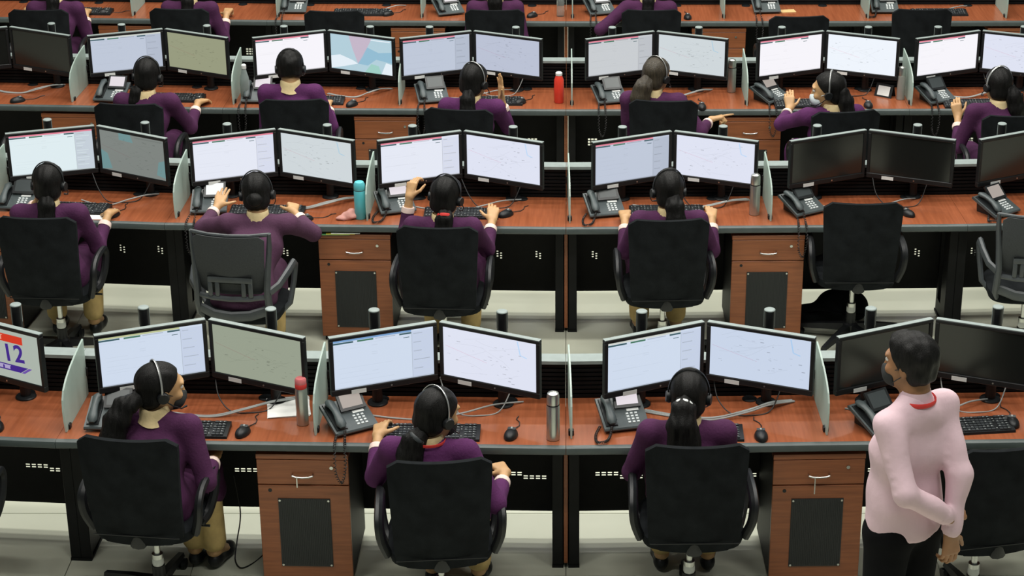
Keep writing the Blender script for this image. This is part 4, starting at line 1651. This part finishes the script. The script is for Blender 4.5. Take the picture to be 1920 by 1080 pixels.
    if lanyard:
        rg = [tuple(neck + np.array([.074 * math.cos(u), -.008 + .072 * math.sin(u), .014 - .03 * max(0, math.sin(u))])) for u in np.linspace(0, 2 * math.pi, 25)]
        part('lanyard', MB().tube(rg, .005, 6, flat=(.5, 1.5)), M_RED, t, 60)
    # --- trousers
    g = SDF((-.32, -.22, .10), (.32, .60, .68), hb + .002)
    for s in (-1, 1):
        hip = pel + np.array([s * .085, .015, -.015])
        kn = np.array([s * .118 * legs[2] + legs[0], .43, .505])
        an = np.array([s * .11 * legs[2] + legs[1], .385, .15])
        g.cone(pel + np.array([0, 0, -.01]), hip, .105, .10, .03)
        g.cone(hip, kn, .092, .070, .03)
        g.cone(kn, an, .066, .060, .03)
    link('trousers', np_mesh('trousers', [g.net()], M_TROUSER), t)
    for s in (-1, 1):
        fx = s * .112 * legs[2] + legs[1]
        g = SDF((fx - .09, .28, -.01), (fx + .09, .62, .13), .009)
        g.ell((fx, .40, .045), (.037, .06, .045), .02)
        g.ell((fx + s * .005, .50, .034), (.042, .075, .034), .03)
        g.half((0, 0, -1), -.004, .006)
        link('shoe', np_mesh('shoe', [g.net()], M_PLASTIC), t)
    # --- hair
    g = SDF((-.11, -.16, -.16), (.11, .13, .15), hh)
    o_ = .011 if hair != 'short' else .015
    g.ell((0, -.018, .040), (.075 + o_, .096 + o_, .081 + o_), .01)
    g.ell((0, -.045, -.035), (.066 + o_, .055 + o_, .060), .03)
    if hair == 'short':
        g.half((0, 1, -.45), .030, .01)
        g.half((0, -.35, -1), .075, .02)
        g.ripple(.0022, 120, 110, 90, 1.0)
    else:
        g.half((0, 1, -.68), .012, .012)
        g.ripple(.0013, 170, 30, 25, .5)
    hn = [xf(g.net(), hd, hc)]
    ho = None
    if tail:
        # tail given in the person frame as offsets from the head centre: (x, y, z, radius)
        T = [(np.array(q[:3]) + hc, q[3]) for q in tail]
        lo = np.min([p for p, r_ in T], 0) - .08
        hi = np.max([p for p, r_ in T], 0) + .08
        g = SDF(lo, hi, .0075 if fine else .009)
        for (p, r_), (q, r2) in zip(T, T[1:]):
            g.cone(p, q, r_ * 1.22, r2 * 1.22, .025, (1.15, .8, 1))
        g.ripple(.0030, 190, 70, 16, pos[0])
        hn.append(g.net())
    if hair == 'bun':
        g = SDF((-.08, -.22, -.12), (.08, -.02, .08), .006)
        g.ell((0, -.118, -.02), (.045, .034, .040), .02)
        g.ripple(.002, 90, 80, 90, .3)
        hn.append(xf(g.net(), hd, hc))
    ho = link('hair', np_mesh('hair', hn, hairm), t)
    if tie and tail:
        p = np.array(tail[1][:3]) * .6 + np.array(tail[0][:3]) * .4 + hc
        r_ = (tail[0][3] * .4 + tail[1][3] * .6) * 1.22 + .008
        dd = unit(np.array(tail[1][:3]) - np.array(tail[0][:3]))
        part('hair_tie', MB().tube([tuple(p - dd * .009), tuple(p), tuple(p + dd * .009)], [r_ * .92, r_, r_ * .92], 16), tie, ho, 60)
    face_parts(t, hd, hc, hairm, mask, headset, band)
    return t, hc, arms


def face_parts(t, hd, hc, hairm, mask, headset, band):
    W = lambda p: tuple(hd @ np.array(p) + hc)
    for s in (-1, 1):
        mb = MB()
        n = 12
        for (r_, off, mi) in ((.0115, 0, 0), (.0062, .0062, 1)):
            rings = [[W((s * .031 + r_ * math.sin(math.pi * j / 8) * math.cos(2 * math.pi * i / n), .083 + off + r_ * math.cos(math.pi * j / 8), .016 + r_ * math.sin(math.pi * j / 8) * math.sin(2 * math.pi * i / n))) for i in range(n)] for j in range(1, 8)]
            mb.loft(rings, mi)
        part('eye', mb, [M_EYEW, M_HAIR], t, 60)
        part('eyebrow', MB().tube([W((s * .014, .100, .034)), W((s * .030, .098, .040)), W((s * .048, .083, .035))], [.003, .0036, .002], 6), hairm, t, 60)
    if mask:
        g = SDF((-.08, .0, -.13), (.08, .14, .02), .0055)
        g.ell((0, .064, -.056), (.059, .053, .053), .012)
        g.ell((0, .106, -.042), (.016, .017, .028), .02)
        g.half((0, -1, 0), -.045, .012)
        g.half((0, .25, 1), .014, .012)
        mo = link('face_mask', np_mesh('face_mask', [xf(g.net(), hd, hc)], mask), t)
        for s in (-1, 1):
            for z0, z1 in ((-.022, .006), (-.080, -.026)):
                part('ear_strap', MB().tube([W((s * .050, .055, z0)), W((s * .068, .028, (z0 + z1) / 2)), W((s * .080, -.004, z1))], .0020, 6), mask, mo, 60)
    if headset:
        hs = link('headset', MB().tube([W((.092 * math.cos(u), -.022 - .012 * math.sin(u), .018 + .122 * math.sin(u))) for u in np.linspace(-.05, math.pi + .05, 22)], .0052, 8, flat=(1.5, .7)).mesh('headset', band or M_PLASTIC), t)
        for s in (-1, 1):
            c0, c1 = np.array([s * .078, -.014, -.006]), np.array([s * .102, -.018, -.006])
            part('ear_cushion', MB().tube([W(c0), W(c0 * .6 + c1 * .4), W(c1)], [.026, .030, .024], 16), M_PLASTIC, hs, 60)
        sg = 1 if headset == 'R' else -1
        part('microphone_boom', MB().tube([W((sg * .100, -.01, -.015)), W((sg * .098, .03, -.045)), W((sg * .080, .075, -.072)), W((sg * .050, .108, -.078))], [.0032, .003, .003, .0055], 8), M_PLASTIC, hs, 60)


def loc_in(pos, rz, p):
    """World point -> person frame."""
    dx, dy = p[0] - pos[0], p[1] - pos[1]
    c, s = math.cos(-rz), math.sin(-rz)
    return (dx * c - dy * s, dx * s + dy * c, p[2])


def sit(cid, head_xy, rz_deg, label, whands=None, **kw):
    """Seat a person on chair cid, the torso leaning so that the head stands over head_xy (world)."""
    rz = R(rz_deg)
    cx_, cy_, cr = SEATPOS[cid]
    ox, oy = rot_z_pt(0, -.035, cr)
    pos = (cx_ + ox, cy_ + oy)
    l = loc_in(pos, rz, (head_xy[0], head_xy[1] * 1.0104, 0))
    side, lean = max(-.10, min(.10, l[0])), max(-.02, min(.20, l[1] - .03))
    hs = {}
    for s, spec in (whands or {}).items():
        q = dict(spec)
        if 'ww' in q:
            q['w'] = loc_in(pos, rz, q.pop('ww'))
        hs[s] = q
    return person(pos, rz, label, lean=lean, side=side, hands=hs, **kw)

TAIL_MID = [(0, -.09, .02, .030), (0, -.135, -.02, .034), (0, -.15, -.09, .036), (.005, -.145, -.17, .032), (.01, -.14, -.24, .022), (.012, -.135, -.28, .008)]
TAIL_LOW = [(0, -.085, -.04, .028), (0, -.115, -.09, .030), (-.005, -.125, -.16, .030), (-.005, -.125, -.24, .024), (0, -.12, -.30, .008)]
# ---- nearest row
sit('A1', (-1.86, 8.20), -14, 'person in purple sweater and black mask looking right, long ponytail, nearest row',
    {-1: dict(w=(-.10, .40, .72), pole=(-.3, -.6, -.8)), 1: dict(w=(.20, .30, .66), d=(-.4, 1, 0), pole=(.35, -.8, -.6))},
    head=(-48, 6, 4), tail=[(-.07, -.075, -.02, .030), (-.125, -.12, -.05, .034), (-.155, -.15, -.11, .040), (-.175, -.17, -.19, .040), (-.195, -.175, -.28, .034), (-.205, -.175, -.34, .012)],
    mask=M_MASKBK, band=M_SILVER, scarf=True, headset='R', legs=(.03, .07, .45))
sit('A2', (-.60, 7.93), -6, 'person in purple sweater with red lanyard reaching for the phone, nearest row',
    {-1: dict(ww=(-.865, 8.33, .79), d=(.0, 1, .15), n=(-.3, 0, 1), pose='relax', pole=(-.15, -.7, -1)), 1: dict(ww=(-.275, 8.12, .705), d=(-.55, .8, .05), n=(0, .1, 1), pose='fist', pole=(.25, -1, -.6))},
    head=(-36, 12, 5), tail=[(-.055, -.08, -.05, .028), (-.09, -.10, -.09, .036), (-.105, -.11, -.16, .042), (-.10, -.115, -.24, .036), (-.085, -.115, -.31, .014)],
    mask=M_MASKBK, band=M_SILVER, lanyard=True, headset='R', sweater=M_SWEATER2, tie=M_GREYPL)
sit('A3', (.545, 8.08), 0, 'person in purple sweater with white hair tie and high ponytail, nearest row',
    {-1: dict(w=(-.15, .34, .70), pole=(-.75, -.8, -.7)), 1: dict(w=(.12, .40, .74), pole=(.35, -.7, -.8))},
    head=(-6, 8, 2), tail=[(-.02, -.095, .03, .026), (-.035, -.150, -.0, .034), (-.04, -.175, -.07, .046), (-.03, -.18, -.15, .050), (-.01, -.18, -.24, .048), (.03, -.17, -.32, .030)],
    tie=M_WHITE, headset='R', hz=.012)
# ---- second row
sit('B1', (-2.975, 10.84), 0, 'person in purple sweater moving a mouse at the left end, second row',
    {1: dict(ww=(-2.70, 11.18, .79), d=(.15, 1, -.12), n=(0, .15, 1), pose='mouse', pole=(.12, -.25, -1)), -1: dict(w=(-.10, .24, .93), d=(.3, .35, .85), n=(-.6, .6, 0), pose='loose', pole=(-.8, .4, -1))},
    head=(-4, 8, 0), tail=TAIL_LOW, headset='R')
sit('B2', (-1.75, 10.72), 0, 'person in dull purple sweater touching the phone, low bun, second row',
    {-1: dict(ww=(-2.04, 11.14, .86), d=(.1, 1, .35), n=(0, -.3, 1), pose='open', pole=(-.9, -.6, -.6)), 1: dict(ww=(-1.60, 11.12, .83), d=(-.1, 1, .15), n=(.3, 0, 1), pose='loose', pole=(.9, -.6, -.6))},
    head=(0, 14, -3), hair='bun', headset='R', sweater=mat('dull_purple_knit', (.085, .036, .070), .9, var=.15, scale=9, bump=.5, bscale=90, spec=.2))
sit('B3', (-.695, 10.63), -4, 'person in purple sweater with one hand raised beside the phone, second row',
    {-1: dict(ww=(-.90, 10.95, .985), d=(.15, .45, .8), n=(-.5, -.8, .2), pose='loose', pole=(-.25, .3, -1)), 1: dict(ww=(-.43, 11.06, .80), d=(.0, .8, .45), n=(.2, -.4, 1), pose='relax', pole=(.15, -.3, -1))},
    head=(-14, 12, 4), tail=TAIL_LOW, tie=M_RED, headset='R')
sit('B4', (.585, 10.73), 2, 'person in purple sweater with both hands at the desk edge, second row',
    {-1: dict(ww=(.345, 11.09, .80), d=(.05, 1, .1), n=(-.1, 0, 1), pose='loose', pole=(-.2, -.4, -1)), 1: dict(ww=(.855, 11.10, .80), d=(.05, 1, .25), n=(.2, -.2, 1), pose='relax', pole=(.2, -.4, -1))},
    head=(6, 8, 1), tail=[(.02, -.09, -.01, .030), (.03, -.13, -.05, .034), (.035, -.145, -.12, .036), (.04, -.145, -.20, .032), (.045, -.14, -.28, .014)], headset='L')
# ---- third row
sit('C1', (-2.815, 12.93), -4, 'person in purple sweater at the left of the third row, hand on mouse',
    {1: dict(ww=(-2.53, 13.33, .79), d=(.35, .9, -.1), n=(0, .15, 1), pose='mouse', pole=(.2, -.4, -1)), -1: dict(ww=(-3.05, 13.36, .80), d=(-.2, 1, .1), n=(0, 0, 1), pose='relax', pole=(-.2, -.4, -1))},
    head=(0, 10, 2), tail=[(-.04, -.07, -.05, .026), (-.06, -.09, -.09, .028), (-.075, -.10, -.15, .026), (-.08, -.105, -.21, .010)], headset='R', fine=False)
sit('C2', (-1.86, 13.03), 0, 'short haired person in purple sweater with yellow collar, third row',
    {-1: dict(w=(-.16, .34, .78), pole=(-.35, -.7, -.8)), 1: dict(w=(.16, .34, .78), pole=(.35, -.7, -.8))},
    head=(2, 4, 0), hair='short', headset='R', fine=False, hz=.03, scarf=True, sweater=M_SWEATER2)
sit('C3', (-.625, 12.81), -6, 'person in purple sweater raising an open right hand, third row',
    {1: dict(ww=(-.432, 13.00, .925), d=(-.05, .10, 1), n=(.75, .45, 0), pose='open', pole=(.12, .05, -1)), -1: dict(w=(-.16, .34, .76), pole=(-.35, -.7, -.8))},
    head=(-24, 8, 2), tail=[(-.02, -.09, -.04, .028), (-.03, -.12, -.09, .030), (-.03, -.13, -.16, .032), (-.03, -.13, -.25, .026), (-.03, -.13, -.30, .01)], headset='R', band=M_SILVER, fine=False, sweater=M_SWEATER2)
sit('C4', (.59, 12.95), -6, 'person in purple sweater pointing to the right, wavy brown ponytail, third row',
    {1: dict(ww=(.985, 13.12, .735), d=(1, .12, .22), n=(-.2, .1, 1), pose='point', pole=(.3, -1, -.6)), -1: dict(w=(-.16, .34, .70), pole=(-.35, -.7, -.8))},
    head=(-30, 8, 3), tail=[(-.055, -.085, .0, .032), (-.085, -.115, -.05, .040), (-.10, -.12, -.12, .044), (-.095, -.12, -.19, .038), (-.085, -.12, -.25, .014)], headset='R', band=M_SILVER, hairm=M_HAIRBR, fine=False)
sit('C5', (1.745, 12.64), 12, 'person in purple sweater and pale mask looking left, long braid, third row',
    {-1: dict(ww=(1.515, 13.10, .82), d=(.1, .55, .75), n=(-.2, -.8, .4), pose='relax', pole=(-1, -.7, -.5)), 1: dict(w=(.14, .34, .74), pole=(.35, -.7, -.8))},
    head=(64, 6, -4), tail=[(.075, -.065, .0, .036), (.10, -.08, -.06, .034), (.115, -.09, -.13, .030), (.14, -.09, -.19, .024), (.165, -.085, -.25, .016), (.175, -.08, -.29, .008)],
    mask=M_MASKWH, band=M_SILVER, headset='L', fine=False, sweater=M_SWEATER2)
sit('C6', (2.865, 12.72), 6, 'person in purple sweater at the right end of the third row, arm bent',
    {-1: dict(ww=(2.635, 12.99, .80), d=(-.15, .3, .9), n=(-.3, -.9, .2), pose='loose', pole=(-.3, -.5, -1)), 1: dict(w=(.14, .34, .74), pole=(.35, -.7, -.8))},
    head=(10, 6, 0), tail=[(.05, -.08, .0, .032), (.085, -.10, -.05, .036), (.105, -.11, -.13, .036), (.12, -.11, -.21, .030), (.125, -.11, -.28, .012)], band=M_SILVER, headset='L', fine=False)
# ---- farthest row
sit('D1', (-3.98, 15.27), 0, 'person in purple sweater at the left end of the farthest row',
    {-1: dict(ww=(-4.27, 15.62, .80), d=(0, 1, .1), n=(0, 0, 1), pose='relax', pole=(-.2, -.4, -1)), 1: dict(ww=(-3.80, 15.62, .80), d=(-.1, 1, 0), n=(.2, 0, 1), pose='relax', pole=(.2, -.4, -1))},
    tail=TAIL_LOW, fine=False)
sit('D2', (-2.93, 15.27), -3, 'person in purple sweater second from left in the farthest row',
    {1: dict(ww=(-2.68, 15.58, .80), d=(.05, 1, .2), n=(0, 0, 1), pose='loose', pole=(.2, -.4, -1)), -1: dict(w=(-.16, .36, .78), pole=(-.35, -.7, -.8))},
    tail=TAIL_LOW, fine=False)
sit('D4', (-.55, 15.30), 0, 'person in purple sweater left of centre in the farthest row', tail=TAIL_MID, fine=False)
sit('D5', (.64, 15.30), 0, 'person in purple sweater right of centre in the farthest row',
    {-1: dict(w=(-.22, .28, .80), d=(.2, 1, 0), pole=(-1, -.8, -.5))}, tail=TAIL_LOW, fine=False)


# ---- the standing person in pink
def standing():
    pos = (1.415, 7.42)
    rz = R(36)
    t = thing('person', 'standing person in pink shirt with red lanyard, hands clasped behind the back', 'person', (pos[0], pos[1], 0), rz)
    neck = np.array([0, -.01, 1.425])
    chest = np.array([0, .01, 1.20])
    waist = np.array([0, .015, 1.0])
    pel = np.array([0, 0, .88])
    S_ = {s: neck + np.array([s * .162, -.010, -.066]) for s in (-1, 1)}
    hd = rotm(20, 2, 0)
    hc = neck + np.array([0, .020, 0]) + hd @ np.array([0, .012, .145])
    WR = {1: np.array([.062, -.205, .868]), -1: np.array([.035, -.205, .955])}
    E1, W1 = ik(S_[1], WR[1], .290, .255, (.12, -.7, -.1))
    E0, W0 = ik(S_[-1], WR[-1], .290, .265, (-1, -.55, -.6))
    arms = {1: (E1, W1), -1: (E0, W0)}
    g = SDF((-.50, -.42, .02), (.50, .35, 1.60), .015)
    g.cone(pel, waist, .100, .095, .03, (1.4, 1, 1))
    g.cone(waist, chest, .095, .105, .03, (1.4, 1, 1))
    g.cone(chest, neck - np.array([0, 0, .08]), .105, .075, .03, (1.45, 1, 1))
    for s in (-1, 1):
        E_, W_ = arms[s]
        g.cone(neck + np.array([s * .03, 0, -.03]), S_[s], .042, .045, .03)
        g.cone(S_[s], E_, .044, .036, .02)
        g.cone(E_, W_, .036, .026, .012)
        hip, kn, an = pel + np.array([s * .085, 0, -.03]), np.array([s * .10, .01, .48]), np.array([s * .11, -.02, .09])
        g.cone(hip, kn, .080, .055, .02)
        g.cone(kn, an, .052, .036, .02)
        g.cone(an, an + np.array([0, .13, -.04]), .034, .028, .02)
    nets = [g.net()]
    nl = hd.T @ (neck + np.array([0, -.004, -.03]) - hc)
    nets.append(xf(head_net(nl, .005, True), hd, hc))
    nets.append(hand_net(W1, (.02, -.06, -1), (-.2, -1, .05), 1, 'hang', 1.06, .0042, E1))
    nets.append(hand_net(W0, (1, .05, .02), (.05, -.85, .5), -1, 'fist', 1.04, .0042, E0))
    link('body', np_mesh('body', nets, M_SKIN2), t)
    g = SDF((-.50, -.42, .70), (.50, .32, 1.56), .0105)
    g.cone(pel + np.array([0, 0, -.08]), pel + np.array([0, 0, .06]), .128, .122, .04, (1.38, 1, 1))
    g.cone(pel, waist, .124, .118, .04, (1.38, 1, 1))
    g.cone(waist, chest, .118, .120, .04, (1.40, 1, 1))
    g.cone(chest, neck - np.array([0, 0, .10]), .118, .090, .04, (1.50, 1, 1))
    for s in (-1, 1):
        E_, W_ = arms[s]
        g.cone(neck + np.array([s * .030, -.006, -.032]), S_[s] + np.array([0, 0, -.004]), .056, .050, .05)
        g.cone(S_[s], E_, .053, .050, .05)
        g.cone(E_, E_ + (W_ - E_) * .93, .053, .040, .02)
        # sleeve folds round the elbow
        for q in range(5):
            u = .45 + q * .13
            p = S_[s] + (E_ - S_[s]) * u
            n_ = unit(np.cross(E_ - S_[s], (0, 1, .3 * (-1) ** q)))
            g.cone(p - n_ * .05, p + n_ * .05, .006, .006, .018)
    g.cone(neck + np.array([0, -.012, -.04]), neck + np.array([0, -.008, -.012]), .066, .060, .04)
    g.half((0, 0, -1), -.825, .01)
    g.ripple(.0050, 30, 24, 36, .6)
    link('shirt', np_mesh('shirt', [g.net()], M_PINK), t)
    mb = MB()
    rings = []
    for dz, rad in ((-.024, .076), (.0, .074), (.022, .066), (.046, .062), (.044, .055), (.0, .058)):
        rings.append([tuple(neck + np.array([rad * math.cos(u), -.004 + rad * .97 * math.sin(u) + dz * .12, dz])) for u in np.linspace(0, 2 * math.pi, 29)[:-1]])
    mb.loft(rings, caps=False)
    part('shirt_collar', mb, M_PINK, t, 60)
    rg = [tuple(neck + np.array([.079 * math.cos(u), -.006 + .078 * math.sin(u), .004 - .03 * max(0, math.sin(u))])) for u in np.linspace(0, 2 * math.pi, 29)]
    part('lanyard', MB().tube(rg, .0065, 8, flat=(.5, 1.6)), M_RED, t, 60)
    for s in (-1, 1):
        E_, W_ = arms[s]
        a_, b_ = E_ + (W_ - E_) * .80, E_ + (W_ - E_) * .97
        part('shirt_cuff', MB().tube([tuple(a_), tuple(a_ + (b_ - a_) * .1), tuple(a_ + (b_ - a_) * .9), tuple(b_)], [.040, .0425, .0415, .039], 16), M_PINK, t, 60)
    g = SDF((-.30, -.25, .06), (.30, .25, 1.0), .0125)
    for s in (-1, 1):
        hip, kn, an = pel + np.array([s * .085, 0, -.05]), np.array([s * .10, .01, .48]), np.array([s * .11, -.02, .10])
        g.cone(pel + np.array([0, 0, .02]), hip, .115, .108, .04)
        g.cone(hip, kn, .104, .078, .03)
        g.cone(kn, an, .076, .070, .03)
    link('trousers', np_mesh('trousers', [g.net()], M_DARKTR), t)
    for s in (-1, 1):
        g = SDF((s * .11 - .08, -.12, -.01), (s * .11 + .08, .26, .13), .009)
        g.ell((s * .11, -.01, .045), (.040, .07, .050), .02)
        g.ell((s * .115, .10, .036), (.046, .10, .036), .03)
        g.half((0, 0, -1), -.004, .006)
        link('shoe', np_mesh('shoe', [g.net()], M_PLASTIC), t)
    g = SDF((-.12, -.16, -.16), (.12, .14, .16), .005)
    g.ell((0, -.016, .044), (.091, .110, .098), .01)
    g.ell((0, .045, .085), (.062, .050, .045), .03)
    g.ell((0, -.050, -.030), (.078, .062, .070), .03)
    g.half((0, 1, -.52), .026, .01)
    g.half((0, -.25, -1), .085, .02)
    g.ripple(.0024, 120, 100, 80, 2.0)
    link('hair', np_mesh('hair', [xf(g.net(), hd, hc)], M_HAIR), t)
    face_parts(t, hd, hc, M_HAIR, M_MASKBK, None, None)


standing()

# ------------------------------------------------------------------ soft things on desk and floor
g = SDF((-.08, -.07, -.005), (.08, .07, .08), .004)
g.ell((.015, .0, .02), (.046, .034, .026), .01)
g.ell((.028, .012, .038), (.026, .02, .022), .02)
g.ell((-.03, -.018, .010), (.038, .022, .012), .02)
g.half((0, 0, -1), -.001, .003)
g.ripple(.0028, 120, 130, 110, .4)
tag(link('cloth_pouch', np_mesh('cloth_pouch', [g.net()], M_POUCH), None, (-1.295, 11.205, DESK_Z)), 'crumpled pink cloth beside the turquoise flask', 'cloth')

bag = thing('shoulder_bag', 'black bag slumped on the floor under the empty chair, second row', 'bag', (1.62, 11.42, 0), R(12))
g = SDF((-.30, -.20, -.01), (.32, .22, .26), .010)
g.cone((-.16, 0, .05), (.17, .02, .07), .055, .075, .03, (1, 1.5, 1))
g.ell((.08, .03, .11), (.15, .09, .075), .04)
g.half((0, 0, -1), -.002, .006)
g.ripple(.006, 40, 38, 30, .9)
link('body', np_mesh('body', [g.net()], M_CHAIR), bag)
part('strap', MB().tube(smooth_path([(-.17, -.05, .09), (-.10, -.12, .13), (.04, -.14, .10), (.16, -.11, .06), (.22, -.02, .08)]), .012, 8, flat=(1.5, .4)), M_CHAIR, bag, 60)


o = link('floor_cord', MB().tube(smooth_path([(-1.62, 8.75, .35), (-1.60, 8.74, .15), (-1.62, 8.70, .01), (-1.60, 8.52, .006), (-1.55, 8.46, .006), (-1.47, 8.60, .006), (-1.44, 8.70, .10), (-1.44, 8.72, .3)]), .0035, 6).mesh('floor_cord', M_CABLEBK))
tag(o, 'thin black cord trailing on the floor left of the nearest left cabinet', 'cord')
